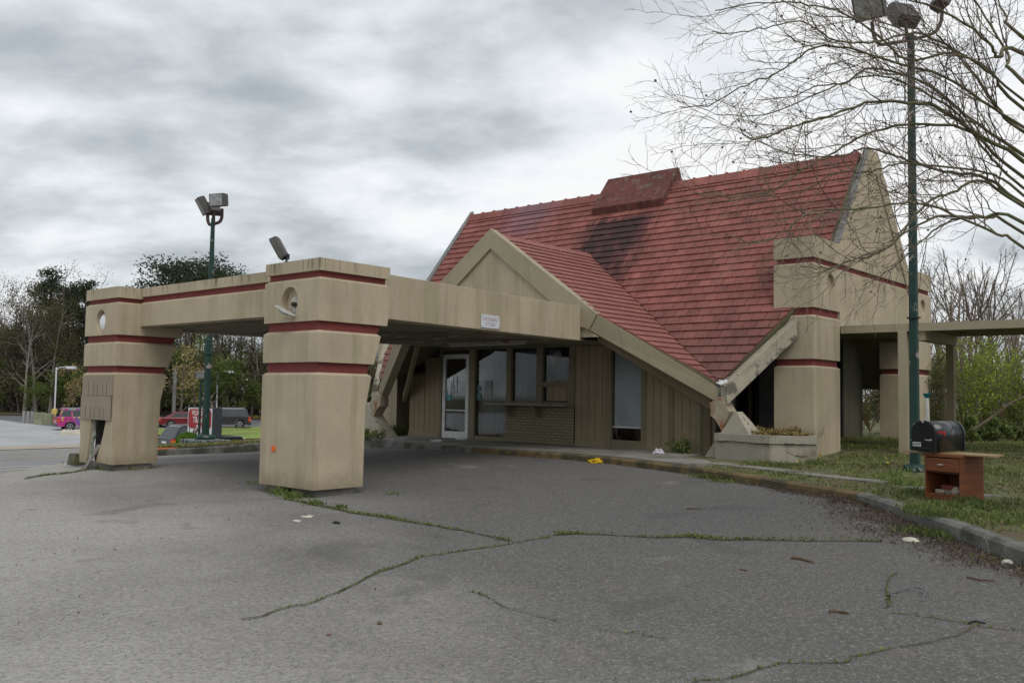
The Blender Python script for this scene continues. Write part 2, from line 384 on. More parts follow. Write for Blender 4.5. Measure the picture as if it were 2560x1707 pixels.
# kerb line of the office frontage and the lawn behind it
K = [(-24, 24, -1.12), (-22.3, 19, -1.12), (-20.3, 16.6, -1.12), (-18.6, 15.3, -1.12), (-16.35, 14.52, -1.12), (-13.6, 14.30, -1.12), (-11.2, 14.32, -1.12), (-9.8, 14.10, -1.12),
     (-8.7, 13.76, -1.12), (-7.7, 13.42, -1.13), (-6.6, 12.92, -1.14), (-5.7, 12.5, -1.155), (-4.95, 12.2, -1.17), (-4.45, 11.94, -1.175), (-3.78, 11.16, -1.18), (-3.15, 10.35, -1.19),
     (-2.6, 9.68, -1.2), (-1.85, 8.74, -1.22), (-1.0, 7.5, -1.24), (.2, 5.8, -1.27), (2, 3.6, -1.31), (5, 0.5, -1.36), (10, -5, -1.5)]
KD = [(-1, .3), (-1, .4), (-.8, .6), (-.6, .8), (-.1, 1), (0, 1), (0, 1), (.03, 1), (.08, 1), (.15, 1), (.25, 1), (.33, 1), (.4, 1), (.45, 1), (.55, 1), (.65, 1), (.75, 1), (.85, 1), (1, 1), (1, .9), (1, .7), (1, .6), (1, .5)]
def kerb(name, pts, nrm, mt, wd=.15, depth=.4):
    mb = MB(); ring = []
    for (x, y, z), nn in zip(pts, nrm):
        q = Vector((nn[0], nn[1], 0)).normalized()
        a_ = Vector((x, y, z)); rr = mnoise.noise(Vector((x * 1.3, y * 1.3, 0))) * .012
        ring.append([a_ + Vector((0, 0, -depth)) - q * .02, a_ + Vector((0, 0, -.03 + rr)) - q * .005, a_ + Vector((0, 0, rr)) + q * .025, a_ + Vector((0, 0, rr)) + q * wd, a_ + Vector((0, 0, -depth)) + q * wd])
    for A, B in zip(ring, ring[1:]):
        for k in range(4): mb.face([A[k], B[k], B[k + 1], A[k + 1]])
        mb.face([A[0], A[4], B[4], B[0]][::-1])
    mb.face(ring[0]); mb.face(ring[-1][::-1])
    return struct(mb.build(name, mt, weld=True))
def knorm(pts):
    o = []
    for i in range(len(pts)):
        a_ = pts[max(0, i - 1)]; b_ = pts[min(len(pts) - 1, i + 1)]; o.append((-(b_[1] - a_[1]), b_[0] - a_[0]))
    return o
def subdiv(pts, st=.25):
    o = []
    for a_, b_ in zip(pts, pts[1:]):
        k = max(1, int((Vector(b_) - Vector(a_)).length / st))
        for i in range(k): o.append(tuple(Vector(a_).lerp(Vector(b_), i / k)))
    return o + [pts[-1]]
Ka, Kb, Kc = K[:6], K[5:14], K[13:]
kerb('kerb', subdiv(Ka, .5), knorm(subdiv(Ka, .5)), mat['curb'])
kerb('kerb', subdiv(Kb), knorm(subdiv(Kb)), mat['curbyellow'])
kerb('kerb', subdiv(Kc), knorm(subdiv(Kc)), mat['curb'])
def lawn_z(x, y):
    best = 1e9; z = -1.12
    for (a_, b_) in zip(K, K[1:]):
        A = Vector(a_); B = Vector(b_); ab = (B - A).xy; t = max(0, min(1, (Vector((x, y)) - A.xy).dot(ab) / ab.length_squared))
        q = A.lerp(B, t); dd = (q.xy - Vector((x, y))).length
        if dd < best: best = dd; z = q.z
    return z - .015 + lerp([0, 3.2, 6, 9], [0, .02, .17, .24], best) - .02 * max(0, min(best, 60) - 18) * (1 if x > -15 else 2.2)
mb = MB(); ds = [.12, .3, .6, 1, 1.5, 2.1, 2.8, 3.6, 4.6, 6, 8, 11, 15, 20, 28, 40, 60, 100, 300]
KP = []; KDD = []
for i in range(len(K) - 1):
    for k in range(3):
        t = k / 3; KP.append(Vector(K[i]).lerp(Vector(K[i + 1]), t)); KDD.append(Vector((*KD[i], 0)).normalized().lerp(Vector((*KD[i + 1], 0)).normalized(), t).normalized())
for p, q in zip(KP, KDD):
    for d_ in ds:
        if p.x < -16: d_ = min(d_, 60) * .05
        x, y = (p + q * d_).xy; mb.v.append((x, y, lawn_z(x, y) + .02 * mnoise.noise(Vector((x * 1.5, y * 1.5, 3))) * min(1, d_)))
nd_ = len(ds)
mb.f = [[i * nd_ + j, i * nd_ + j + 1, (i + 1) * nd_ + j + 1, (i + 1) * nd_ + j] for i in range(len(KP) - 1) for j in range(nd_ - 1)]
mb.t = [.5] * len(mb.f)
struct(mb.build('lawn', mat['soil'], smooth=True, weld=True))
# the concrete walk before the front wall
mb = MB()
walk = [(-16.4, 14.62), (-13.6, 14.42), (-11.2, 14.44), (-9.8, 14.22), (-8.7, 13.90), (-7.9, 13.62), (-7.75, 14.2), (-8.3, 14.9), (-9.0, 15.2), (-9.2, 16.6), (-18.0, 16.6), (-17.6, 15.3)]
mb.prism(walk, 'z', -1.3, -1.098); struct(mb.build('walkway', mat['concrete'], weld=True))
mb = MB()
for a_, b_, c_, d_ in (((-8.1, 14.35), (-6.3, 13.75), (-6.1, 14.1), (-7.9, 14.75)), ((-6.25, 13.74), (-4.6, 13.2), (-4.5, 13.5), (-6.05, 14.08)), ((-4.55, 13.2), (-3.2, 12.6), (-3.0, 12.95), (-4.4, 13.5)),
                   ((-2.2, 12.2), (-1.2, 11.3), (-.6, 12.0), (-1.6, 12.9)), ((-1.15, 11.25), (0, 10.3), (.6, 11), (-.5, 11.95))):
    z = max(lawn_z(*q) for q in (a_, b_, c_, d_)) + .012
    mb.prism([a_, b_, c_, d_], 'z', z - .1, z)
struct(mb.build('path', mat['concrete']))

# grass island by the street
I = [(-20.7, 10.3, -1.42), (-20.0, 10.3, -1.37), (-19.8, 11.0, -1.35), (-19.8, 12.2, -1.32), (-19.9, 13.6, -1.29), (-20.6, 15.2, -1.30), (-22.5, 16.6, -1.40)]
Is = [Vector(q) for q in subdiv(I, .4)]
kerb('kerb', [tuple(q) for q in Is], knorm([tuple(q) for q in Is]), mat['curb'])
def isl_z(x, y): return max(T(x, y) + .05, lerp([-60, -40, -30, -26, -23, -20], [-3.9, -3.3, -2.1, -1.72, -1.50, -1.33], x) + .02 * max(0, min(3, y - 11)))
mb = MB(); nI = len(Is); cols = [0, .4, 1, 2, 3.2, 4.4, 5.6, 6.8, 8]
for q in Is:
    for c_ in cols:
        x = q.x - .1 - c_; y = q.y + c_ * .42 * max(0, min(1, (16.6 - q.y) / 6.3)); mb.v.append((x, y, isl_z(x, y) + .015 * mnoise.noise(Vector((x, y, 1)))))
mb.f = [[i * 9 + j, (i + 1) * 9 + j, (i + 1) * 9 + j + 1, i * 9 + j + 1] for i in range(nI - 1) for j in range(8)]; mb.t = [.5] * len(mb.f)
struct(mb.build('grass_island', mat['soil'], smooth=True))
# ------------------------------------------------------------------ roof tiles
def clip(poly, hp):                  # polygon of (u, v); keep a*u + b*v + c >= 0
    a, b, c = hp; o = []
    for i in range(len(poly)):
        p, q = poly[i], poly[(i + 1) % len(poly)]
        dp, dq = a * p[0] + b * p[1] + c, a * q[0] + b * q[1] + c
        if dp >= 0: o.append(p)
        if (dp >= 0) != (dq >= 0):
            t = dp / (dp - dq); o.append((p[0] + (q[0] - p[0]) * t, p[1] + (q[1] - p[1]) * t))
    return o
def halfplane(p, q, inside):
    a, b = -(q[1] - p[1]), q[0] - p[0]; c = -(a * p[0] + b * p[1])
    if a * inside[0] + b * inside[1] + c < 0: a, b, c = -a, -b, -c
    return a, b, c
def tiles(mb, u0, u1, v0, v1, tw, ex, to3, nrm, clipf, seed=1, th=.030):
    rng = random.Random(seed); row = 0; v = v0; nrm = Vector(nrm)
    while v < v1:
        off = (row % 2) * tw / 2 + rng.uniform(-.01, .01); u = u0 - tw + off; rowt = rng.uniform(-.06, .06)
        while u < u1:
            g = .006; poly = [(u + g, v), (u + tw - g, v), (u + tw - g, v + ex + .012), (u + g, v + ex + .012)]
            for hp in clipf((u + tw / 2, v + ex / 2)):
                poly = clip(poly, hp)
                if len(poly) < 3: break
            if len(poly) >= 3:
                mb.cur = min(1, max(0, .5 + rng.gauss(0, .17) + rowt)); tl = rng.uniform(-.003, .004); sk = rng.uniform(-.004, .004)
                lo = []; hi = []
                for (a_, b_) in poly:
                    k = 1 - (b_ - v) / ex; h = .004 + (th + tl) * max(0, k) + sk * ((a_ - u) / tw - .5) + .0008 * math.sin(a_ * 40)
                    p = to3(a_, b_); lo.append(p - nrm * .012); hi.append(p + nrm * h)
                mb.loft(lo, hi)
            u += tw
        v += ex; row += 1
Y0, Z0, SM = 16.07, .40, 1.296       # the main front slope: z = Z0 + SM (y - Y0)
XA = -13.607                         # axis of the entrance gable
ZPR, SP = 3.555, .652                # the entrance gable: z = ZPR - SP |x - XA|
def zm(y): return Z0 + SM * (y - Y0)
def ym(z): return Y0 + (z - Z0) / SM
def zp(x): return ZPR - SP * abs(x - XA)
XT = -7.2                            # plane of the end wall that faces the camera side
XL = -19.12
YR = 19.93; ZR = zm(YR)
cm = math.sqrt(1 + SM * SM); cp = math.sqrt(1 + SP * SP)

B = thing('motel_office', 'abandoned tan stucco motel office under a steep red tiled roof', 'building')
# material of the roof with the soot stain that runs down from the ridge vent
def soot(t, tc, cur, mixc, step):
    sp = t.nodes.new('ShaderNodeSeparateXYZ'); t.links.new(tc.outputs['Object'], sp.inputs[0])
    mp = t.nodes.new('ShaderNodeMapping'); t.links.new(tc.outputs['Object'], mp.inputs[0]); mp.inputs['Scale'].default_value = (3.2, .5, .5)
    n_ = noise_(t, mp.outputs[0], 1.5, 6, .7)
    n2_ = noise_(t, tc.outputs['Object'], 3.0, 4, .6)
    cxx = math_(t, 'ADD', sp.outputs[0], 13.15)                       # centre in x
    cxx = math_(t, 'ADD', cxx, math_(t, 'MULTIPLY', math_(t, 'SUBTRACT', sp.outputs[2], 4.2), -.02))
    dx = math_(t, 'ABSOLUTE', cxx)
    mxx = step(math_(t, 'ADD', dx, math_(t, 'MULTIPLY', math_(t, 'SUBTRACT', n_, .5), 1.7)), 1.30, .55)
    top = step(math_(t, 'ADD', sp.outputs[2], math_(t, 'MULTIPLY', n_, .5)), 4.95, 4.72)
    bot = step(math_(t, 'ADD', sp.outputs[2], math_(t, 'MULTIPLY', n_, -1.6)), .6, 2.9)
    k = math_(t, 'MULTIPLY', math_(t, 'MULTIPLY', mxx, top), math_(t, 'MULTIPLY', bot, step(n2_, .30, .55, .75, 1.0)))
    cur = mixc(math_(t, 'MULTIPLY', k, .92), cur, (.035, .022, .022))
    lower = step(math_(t, 'ADD', math_(t, 'MULTIPLY', sp.outputs[2], 1.0), math_(t, 'MULTIPLY', n2_, -2.2)), 1.3, -.6)   # moss on the low courses
    cur = mixc(math_(t, 'MULTIPLY', lower, .55), cur, (.10, .065, .055))
    blue = math_(t, 'MULTIPLY', step(math_(t, 'ABSOLUTE', math_(t, 'ADD', sp.outputs[0], 16.6)), 1.3, .2), step(math_(t, 'ADD', sp.outputs[2], math_(t, 'MULTIPLY', n_, -1.0)), 3.4, 4.7))
    return mixc(math_(t, 'MULTIPLY', blue, .5), cur, (.22, .15, .19))
mat['tile'] = M('red concrete tile', (.245, .088, .075), .8, .20, 1.6, .25, 40, tint=.22, grime=soot, col2=(.20, .062, .05), c2scale=2.2, c2lo=.56, c2hi=.76, spec=.35)
mat['tile2'] = M('red concrete tile of the gable', (.29, .115, .10), .75, .08, 1.6, .2, 40, tint=.13, spec=.35)
mb = MB()
vl = (XA, ym(ZPR))                    # top of both valleys, in plan (x, y)
v0R, v0L = (-8.62, 16.02), (-18.6, 16.02)
def to3m(u, v): y = Y0 + v / cm; return Vector((u, y, zm(y)))
hvR = halfplane((v0R[0], (v0R[1] - Y0) * cm), (vl[0], (vl[1] - Y0) * cm), (-9, 6)); hvL = halfplane((v0L[0], (v0L[1] - Y0) * cm), (vl[0], (vl[1] - Y0) * cm), (-18, 6))
hbR = halfplane((-8.60, (16.0 - Y0) * cm), (-7.6, (17.2 - Y0) * cm), (-9, 6)); hbL = halfplane((-18.62, (16.0 - Y0) * cm), (-19.6, (17.2 - Y0) * cm), (-18, 6))
VR = (YR - Y0) * cm
hx0, hx1, htop, hbot = (1, 0, -XL), (-1, 0, XT - .135), (0, -1, VR), (0, 1, .02)
tiles(mb, XL, XT, -.02, VR, .285, .215, to3m, (0, -SM / cm, 1 / cm), lambda c: [hx0, hx1, htop, hbot] + ([hvR, hbR] if c[0] > XA else [hvL, hbL]), 3)
roof = mb.build('roof', mat['tile'], B, tint=True)
roof['label'] = 'red tiled roof slope with soot stain below the ridge vent'
# roof body under the tiles: front slope pieces and the rear slope
mb = MB(); TH = .16
def slab(pts, n, th):
    n = Vector(n); mb.loft([Vector(p) - n * .015 - n * th for p in pts], [Vector(p) - n * .015 for p in pts])
nF = (0, -SM / cm, 1 / cm)
def pm(x, y): return (x, y, zm(y))
slab([pm(vl[0], vl[1]), pm(v0R[0] - .05, v0R[1]), pm(-8.55, 16.07), pm(XT - .14, 17.47), pm(XT - .14, YR), pm(vl[0], YR)], nF, TH)
slab([pm(vl[0], vl[1]), pm(vl[0], YR), pm(XL, YR), pm(XL, 17.3), pm(-18.6, 16.07), pm(v0L[0], v0L[1])], nF, TH)
SB = 1.2
def pb(x, y): return (x, y, ZR - SB * (y - YR - .12))
cb = math.sqrt(1 + SB * SB)
slab([pb(XL, YR + .12), pb(XT - .14, YR + .12), pb(XT - .14, 24.2), pb(XL, 24.2)][::-1], (0, SB / cb, 1 / cb), TH)
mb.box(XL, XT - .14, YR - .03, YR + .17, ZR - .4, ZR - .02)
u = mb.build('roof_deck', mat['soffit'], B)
# ridge caps
mb = MB(); x = XL; k = 0
while x < XT - .2:
    if not (-14.35 < x < -11.95 and False):
        mb.cur = random.uniform(.2, .8); a_, b_ = x, min(x + .47, XT - .14)
        for (x0, x1, e_) in ((a_, b_, 0), (a_, a_ + .05, .028)):
            A = [Vector((x0, YR - .17 - e_, zm(YR) - .15 - e_)), Vector((x0, YR - .02, zm(YR) + .075 + e_)), Vector((x0, YR + .12, zm(YR) + .075 + e_)), Vector((x0, YR + .27 + e_, zm(YR) - .13)), Vector((x0, YR + .1, zm(YR) - .1))]
            mb.loft(A, [q + Vector((x1 - x0, 0, 0)) for q in A])
    x += .45; k += 1
mb.build('ridge_cap', mat['tile'], roof, tint=True)
# box vent across the ridge
mat['vent'] = M('weathered vent metal', (.125, .042, .036), .8, .25, 1.5, .2, 30, col2=(.17, .155, .12), c2scale=5, c2lo=.52, c2hi=.75, drip=.9, dripcol=(.04, .032, .028), fine=.3, fscale=25)
mb = MB()
q = [(YR - .56, zm(YR) - .47), (YR - .42, zm(YR) - .62), (YR + .55, zm(YR) - .62), (YR + .72, zm(YR) - .3), (YR + .20, zm(YR) + .50), (YR + .12, zm(YR) + .50)]
A = [(y, z) for y, z in q]
xv0, xv1 = -14.20, -12.02
mb.prism([(YR - .56, zm(YR) - .44), (YR - .47, zm(YR) - .68), (YR + .3, zm(YR) - .5), (YR + .75, zm(YR) - .45), (YR + .26, zm(YR) + .50), (YR + .20, zm(YR) + .50)], 'x', xv0, xv1)
mb.build('ridge_vent', mat['vent'], roof, weld=True, bevel=.012)

# entrance gable roof (both slopes)
YG = 14.8; XF = 5.0
mb = MB()
def to3R(u, v): return Vector((XF + XA - v / cp, u, zp(XA + XF - v / cp)))
def to3L(u, v): return Vector((XA - XF + v / cp, u, zp(XA - XF + v / cp)))
VT = XF * cp
def yv(x): return ym(zp(x))
def vof(dx): return (XF - dx) * cp     # v from the distance to the axis
hv = halfplane((yv(XA + XF), 0), (yv(XA), VT), (15.2, VT * .8))
hprow = halfplane((14.86, vof(2.95)), (16.03, vof(4.98)), (17, vof(2)))
fc = lambda c: [(1, 0, -14.86), hv, hprow, (0, -1, VT), (0, 1, 0)]
tiles(mb, 14.5, 19, 0, VT, .285, .215, to3R, (SP / cp, 0, 1 / cp), fc, 5)
tiles(mb, 14.5, 19, 0, VT, .285, .215, to3L, (-SP / cp, 0, 1 / cp), fc, 6)
groof = mb.build('gable_roof', mat['tile2'], B, tint=True)
mb = MB()
for s in (1, -1):
    pts = [(XA, 14.84, ZPR), (XA + s * 2.93, 14.84, zp(XA + 2.93)), (XA + s * 4.98, 16.0, zp(XA + 4.98)), (XA, vl[1], ZPR)]
    if s < 0: pts = pts[::-1]
    slab(pts, (s * SP / cp, 0, 1 / cp), .14)
mb.build('gable_roof_deck', mat['soffit'], B)
mb = MB(); y = 15.0
while y < vl[1] - .1:
    mb.cur = random.uniform(.3, .7); y1 = min(y + .42, vl[1] + .03)
    for (a_, b_, e_) in ((y, y1, 0), (y, y + .04, .018)):
        A = [Vector((XA - .17 - e_, a_, ZPR - .075 - e_)), Vector((XA, a_, ZPR + .055 + e_)), Vector((XA + .17 + e_, a_, ZPR - .075 - e_)), Vector((XA, a_, ZPR - .03))]
        mb.loft(A, [q + Vector((0, b_ - a_, 0)) for q in A])
    y += .42
mb.build('ridge_cap', mat['tile2'], groof, tint=True)
# valley flashing
mb = MB()
for s in (1, -1):
    A = Vector((vl[0], vl[1], ZPR + .02)); Bq = Vector((XA + s * 4.98, yv(XA + 4.98), zp(XA + 4.98) + .02))
    mb.tube([A, Bq], .022, 5)
mb.build('valley_flashing', M('valley flashing', (.10, .035, .03), .7), B)

# gable fascia: the upper prow and the two swept legs
def rafter_prism(mb, a0, a1, h0, h1, y0, y1):
    mb.loft([a0 + Vector((0, 0, 0)), a1, a1 + h1, a0 + h0], [p + Vector((0, y1 - y0, 0)) for p in (a0, a1, a1 + h1, a0 + h0)])
mb = MB()
AP = (XA, 3.69)
for s in (1, -1):
    sx = lambda dx: XA + s * dx
    mb.prism([(sx(0), 3.69), (sx(2.93), 1.66), (sx(2.73), 1.345), (sx(2.44), 1.44), (sx(0), 3.245)][::s], 'y', YG, YG + .20)
fas = mb.build('gable_fascia', mat['fascia'], B, weld=True, bevel=.008)
mb = MB(); mb.prism([(XA, 3.30), (XA + 2.9, 1.2), (XA - 2.9, 1.2)], 'y', YG + .06, YG + .12)
mb.build('gable_panel', mat['stucco'], B, bevel=.004)
for s in (1, -1):
    mb = MB()
    a_ = Vector((XA + s * 2.95, YG + .01, 1.64)); b_ = Vector((XA + s * 5.02, 16.0, .20))
    down0 = Vector((-s * .20, 0, -.31)); down1 = Vector((-s * .10, 0, -.25)); back = Vector((-s * .12, .17, 0))
    mb.loft([a_, b_, b_ + down1, a_ + down0], [q + back for q in (a_, b_, b_ + down1, a_ + down0)])
    mb.build('eave_fascia', mat['fascia'], B, weld=True, bevel=.008)
    mb = MB()                                                  # second board set back under it
    off = Vector((-s * .25, .34, -.12))
    a2, b2 = a_ + off + Vector((0, 0, -.16)), b_ + off + Vector((-s * .2, .1, -.10))
    mb.loft([a2, b2, b2 + Vector((0, 0, -.2)), a2 + Vector((0, 0, -.22))], [q + Vector((-s * .05, .08, 0)) for q in (a2, b2, b2 + Vector((0, 0, -.2)), a2 + Vector((0, 0, -.22)))])
    mb.build('inner_fascia', mat['siding'], B)
# beam up the lower edge of the main slope to the corner tower
for s in (1, -1):
    xo = (lambda x: x) if s == 1 else (lambda x: 2 * XA - x)
    mb = MB(); a_ = Vector((xo(-8.60), 15.99, .27)); b_ = Vector((xo(-7.68), 17.16, 1.60)); 
    n1_ = Vector((s * .14, -.02, -.02)); dn0 = Vector((s * .05, -.02, -.36)); dn1 = Vector((s * .0, 0, -.36))
    mb.loft([a_, b_, b_ + dn1, a_ + dn0], [q + Vector((s * .17, -.07, -.02)) for q in (a_, b_, b_ + dn1, a_ + dn0)])
    mb.build('eave_beam', mat['oldpaint'], B, weld=True, bevel=.01)
# knee blocks and sloping buttress feet
for s in (1, -1):
    X = (lambda x: x) if s == 1 else (lambda x: 2 * XA - x)
    mb = MB()
    fp = [P(*q, 1, 15.9) for q in ((1774, 1006), (1786, 1000), (1795, 991), (1804, 993), (1823, 1028), (1814, 1052), (1804, 1078), (1795, 1062), (1788, 1050), (1776, 1039))]
    A = [Vector((X(q.x), q.y, q.z)) for q in fp]; Bq = [q + Vector((0, .30, .0)) for q in A]
    mb.loft(A, Bq); mb.build('knee_block', mat['rustpaint'], B, weld=True, bevel=.008)
    mb = MB(); A1 = P(1842, 1029, 1, 15.9); C1 = P(1869, 1077, 1, 15.9); L1 = P(1765, 1137, 1, 15.9)
    C1 = A1 + (C1 - A1) * ((-1.3 - A1.z) / (C1.z - A1.z)); L1 = A1 + (L1 - A1) * ((-1.3 - A1.z) / (L1.z - A1.z)); A0_ = A1 - Vector((.05, 0, .0))
    fr_ = [L1, C1, A1, A0_]; bk = [L1 + Vector((0, .6, 0)), C1 + Vector((0, 1.0, 0)), A1 + Vector((0, .24, 0)), A0_ + Vector((0, .24, 0))]
    mb.loft([Vector((X(q.x), q.y, q.z)) for q in fr_], [Vector((X(q.x), q.y, q.z)) for q in bk]); mb.build('buttress_foot', mat['paintchip'], B, weld=True, bevel=.010)
mb = MB(); mb.hexa([(-8.66, 15.96, .30), (-8.52, 15.9, .26), (-8.36, 16.18, .42), (-8.66, 16.14, .42), (-8.66, 15.96, .315), (-8.52, 15.9, .275), (-8.36, 16.18, .435), (-8.66, 16.14, .435)])
mb.build('flashing', M('peeling white flashing', (.6, .6, .6), .6, .2, 8, col2=(.1, .1, .1), c2scale=12, c2lo=.58, c2hi=.62), B)

# front wall
YW = 16.53; WT = 1.16; WB = -1.11
def siding(mb, x0, x1, z0, z1, y, th=.05, wd=.19, ax='x', face=-1):
    mb.cur = .5
    (mb.box(x0, x1, y, y + .02, z0, z1) if ax == 'x' else mb.box(y - .02, y, x0, x1, z0, z1))
    x = x0
    while x < x1 - .01:
        mb.cur = random.uniform(.2, .8); b_ = min(x1, x + wd)
        if ax == 'x': mb.box(x + .006, b_ - .006, y - .02, y + .004, z0 + .001, z1 - .001)
        else: mb.box(y - .004, y + .02, x + .006, b_ - .006, z0 + .001, z1 - .001)
        x = b_
mb = MB()
TZ = 1.9
siding(mb, -17.98, -17.4, -1.0, .5, YW); siding(mb, -17.4, -16.80, -1.0, .95, YW); mb.box(-16.86, -15.8, YW, YW + .06, 1.2, 1.4)
siding(mb, -12.50, -11.62, -1.0, 1.9, YW); siding(mb, -10.62, -9.95, -1.0, .92, YW); siding(mb, -9.93, -9.35, -1.0, .5, YW)
siding(mb, -13.32, -12.62, -.10, .22, YW + .02)
mb.cur = .5
mb.box(-18.0, -16.80, YW - .03, YW + .05, WB, -.99); mb.box(-12.52, -11.6, YW - .03, YW + .05, WB, -.99); mb.box(-10.66, -9.33, YW - .03, YW + .05, WB, -.99)
mb.box(-15.8, -11.6, YW, YW + .06, 1.20, 1.95)
wall = mb.build('front_wall', mat['siding'], B, tint=True)
mb = MB()                                                     # posts and rails of the shop front
for x0, x1, zt_ in ((-16.86, -16.76, 1.22), (-15.80, -15.60, 1.22), (-14.56, -14.40, 1.22), (-13.62, -13.44, 1.22), (-12.66, -12.50, 1.22), (-11.66, -11.50, 1.22), (-10.72, -10.60, 1.22), (-9.42, -9.30, .42)):
    mb.box(x0, x1, YW - .045, YW + .09, WB, zt_)
mb.box(-16.76, -11.50, YW - .035, YW + .08, 1.13, 1.22)
mb.box(-15.60, -14.56, YW - .03, YW + .08, WB, -1.0)
mb.box(-13.44, -12.66, YW - .03, YW + .08, .22, .34); mb.box(-14.40, -12.66, YW - .03, YW + .08, -.22, -.13); 
mb.box(-11.50, -10.72, YW - .03, YW + .08, WB, -.92)
mb.box(-10.02, -9.93, YW - .035, YW + .05, WB, .9)
mb.build('mullion', mat['frame'], B, bevel=.004)
# brick apron under the serving counter
def brick_m():
    mt = bpy.data.materials.new('painted brick'); mt.use_nodes = True; t = mt.node_tree; b = t.nodes['Principled BSDF']; b.inputs['Roughness'].default_value = .75
    tc = t.nodes.new('ShaderNodeTexCoord'); mp = t.nodes.new('ShaderNodeMapping'); mp.inputs['Rotation'].default_value = (R(90), 0, 0); t.links.new(tc.outputs['Object'], mp.inputs[0])
    br = t.nodes.new('ShaderNodeTexBrick'); br.inputs['Scale'].default_value = 1; br.inputs['Brick Width'].default_value = .21; br.inputs['Row Height'].default_value = .068; br.inputs['Mortar Size'].default_value = .007
    br.inputs['Color1'].default_value = (.26, .215, .13, 1); br.inputs['Color2'].default_value = (.22, .185, .115, 1); br.inputs['Mortar'].default_value = (.11, .095, .06, 1)
    t.links.new(mp.outputs[0], br.inputs['Vector']); t.links.new(br.outputs['Color'], b.inputs['Base Color'])
    bp = t.nodes.new('ShaderNodeBump'); bp.inputs['Distance'].default_value = .008; bp.invert = True; t.links.new(br.outputs['Fac'], bp.inputs['Height']); t.links.new(bp.outputs[0], b.inputs['Normal'])
    return mt
mb = MB(); mb.box(-14.56, -12.50, YW - .055, YW + .04, WB - .02, -.24); mb.build('brick_apron', brick_m(), B)
mb = MB(); mb.box(-14.98, -12.50, YW - .38, YW - .05, -.225, -.175); cnt = mb.build('counter', M('counter board', (.22, .20, .15), .6, .1), B, bevel=.006)
for x in (-14.42, -13.55):
    mb = MB(); mb.prism([(YW - .34, -.228), (YW - .06, -.228), (YW - .06, -.50), (YW - .12, -.50)], 'x', x, x + .07); mb.build('bracket', mat['frame'], cnt)
# door
mb = MB()
x0, x1, z0, z1 = -16.74, -15.82, -1.09, 1.02
for a_ in ((x0, x0 + .10, z0, z1), (x1 - .10, x1, z0, z1), (x0 + .10, x1 - .10, z1 - .11, z1), (x0 + .10, x1 - .10, z0, z0 + .17)): mb.box(a_[0], a_[1], YW - .03, YW + .02, a_[2], a_[3])
door = mb.build('door', M('white aluminium door', (.68, .68, .66), .45, .1, 6), B, bevel=.003)
door['label'] = 'white framed glass door'
mb = MB(); mb.box(x0 + .1, x1 - .1, YW - .008, YW, z0 + .17, z1 - .11); mb.build('pane', mat['glass'], door)
mb = MB(); mb.tube([(x0 + .08, YW - .03, -.12), (x0 + .08, YW - .08, -.12), (x0 + .08, YW - .08, .12), (x0 + .08, YW - .03, .12)], .011, 6); mb.build('handle', mat['alum'], door)
mb = MB(); mb.box(x0 + .13, x0 + .30, YW - .014, YW - .009, -.02 - .12, .12 - .12); mb.build('sticker', M('teal sticker', (.10, .30, .32), .5), door)
mb = MB(); rr = random.Random(4)
for k in range(26):
    a_ = rr.uniform(-16.48, -16.22); c_ = rr.uniform(.05, .5); hgt = rr.uniform(.04, .2); mb.box(a_, a_ + rr.uniform(.008, .02), YW - .0125, YW - .0095, c_ - hgt, c_)
mb.box(x0 + .12, x1 - .11, YW - .0125, YW - .009, -.405, -.375)
mb.build('tape_scraps', M('torn white tape', (.7, .7, .7), .7), door)
# window panes with what hangs behind them
def window(x0, x1, z0, z1, y=None):
    y = YW + .03 if y is None else y
    m_ = MB(); m_.box(x0, x1, y, y + .008, z0, z1); return m_.build('window', mat['glass'], B)
def sheet(name, par, x0, x1, z0, z1, y, m_, amp=.03, nx=26, nz=8, skew=0):
    mb = MB()
    for i in range(nx + 1):
        for j in range(nz + 1):
            u, v = i / nx, j / nz
            mb.v.append((x0 + (x1 - x0) * u + skew * (1 - v), y + amp * mnoise.noise(Vector((u * 7 + x0, v * 1.6, 0))) + amp * .6 * mnoise.noise(Vector((u * 22, v * 3, 3))), z0 + (z1 - z0) * v))
    mb.f = [[i * (nz + 1) + j, (i + 1) * (nz + 1) + j, (i + 1) * (nz + 1) + j + 1, i * (nz + 1) + j + 1] for i in range(nx) for j in range(nz)]; mb.t = [.5] * len(mb.f)
    o = mb.build(name, m_, par, smooth=True); sl = o.modifiers.new('thick', 'SOLIDIFY'); sl.thickness = .004; return o
mat['plastic'] = M('grey plastic sheet', (.14, .14, .145), .5, .25, 3, stretch=(6, 1, 1))
mat['plastic2'] = M('pale plastic sheet', (.24, .28, .26), .4, .3, 3)
w1 = window(-15.60, -14.56, -1.0, 1.13); sheet('plastic_sheet', w1, -15.58, -14.58, -1.0, 1.12, YW + .16, mat['plastic'])
mb = MB(); mb.box(-15.32, -15.08, YW + .018, YW + .026, -.02, .36); mb.build('notice', M('paper notice', (.33, .33, .34), .7), w1)
mb = MB(); mb.box(-15.56, -15.44, YW + .018, YW + .026, -.12, .05); mb.box(-15.56, -15.46, YW + .018, YW + .026, .10, .22); mb.build('sticker', M('small window sticker', (.08, .20, .22), .5), w1)
w2 = window(-14.40, -13.62, -.13, 1.13); sheet('plastic_sheet', w2, -14.36, -13.64, -.12, 1.12, YW + .18, mat['plastic'], .02)
w3 = window(-13.44, -12.66, .34, 1.13); mb = MB(); rr = random.Random(9)
for k in range(14): mb.box(-13.16 + rr.uniform(0, .05), -12.98 + rr.uniform(0, .05), YW + .02, YW + .027, .62 + k * .03, .632 + k * .03)
mb.build('paint_marks', M('white scrawl', (.30, .30, .30), .7), w3)
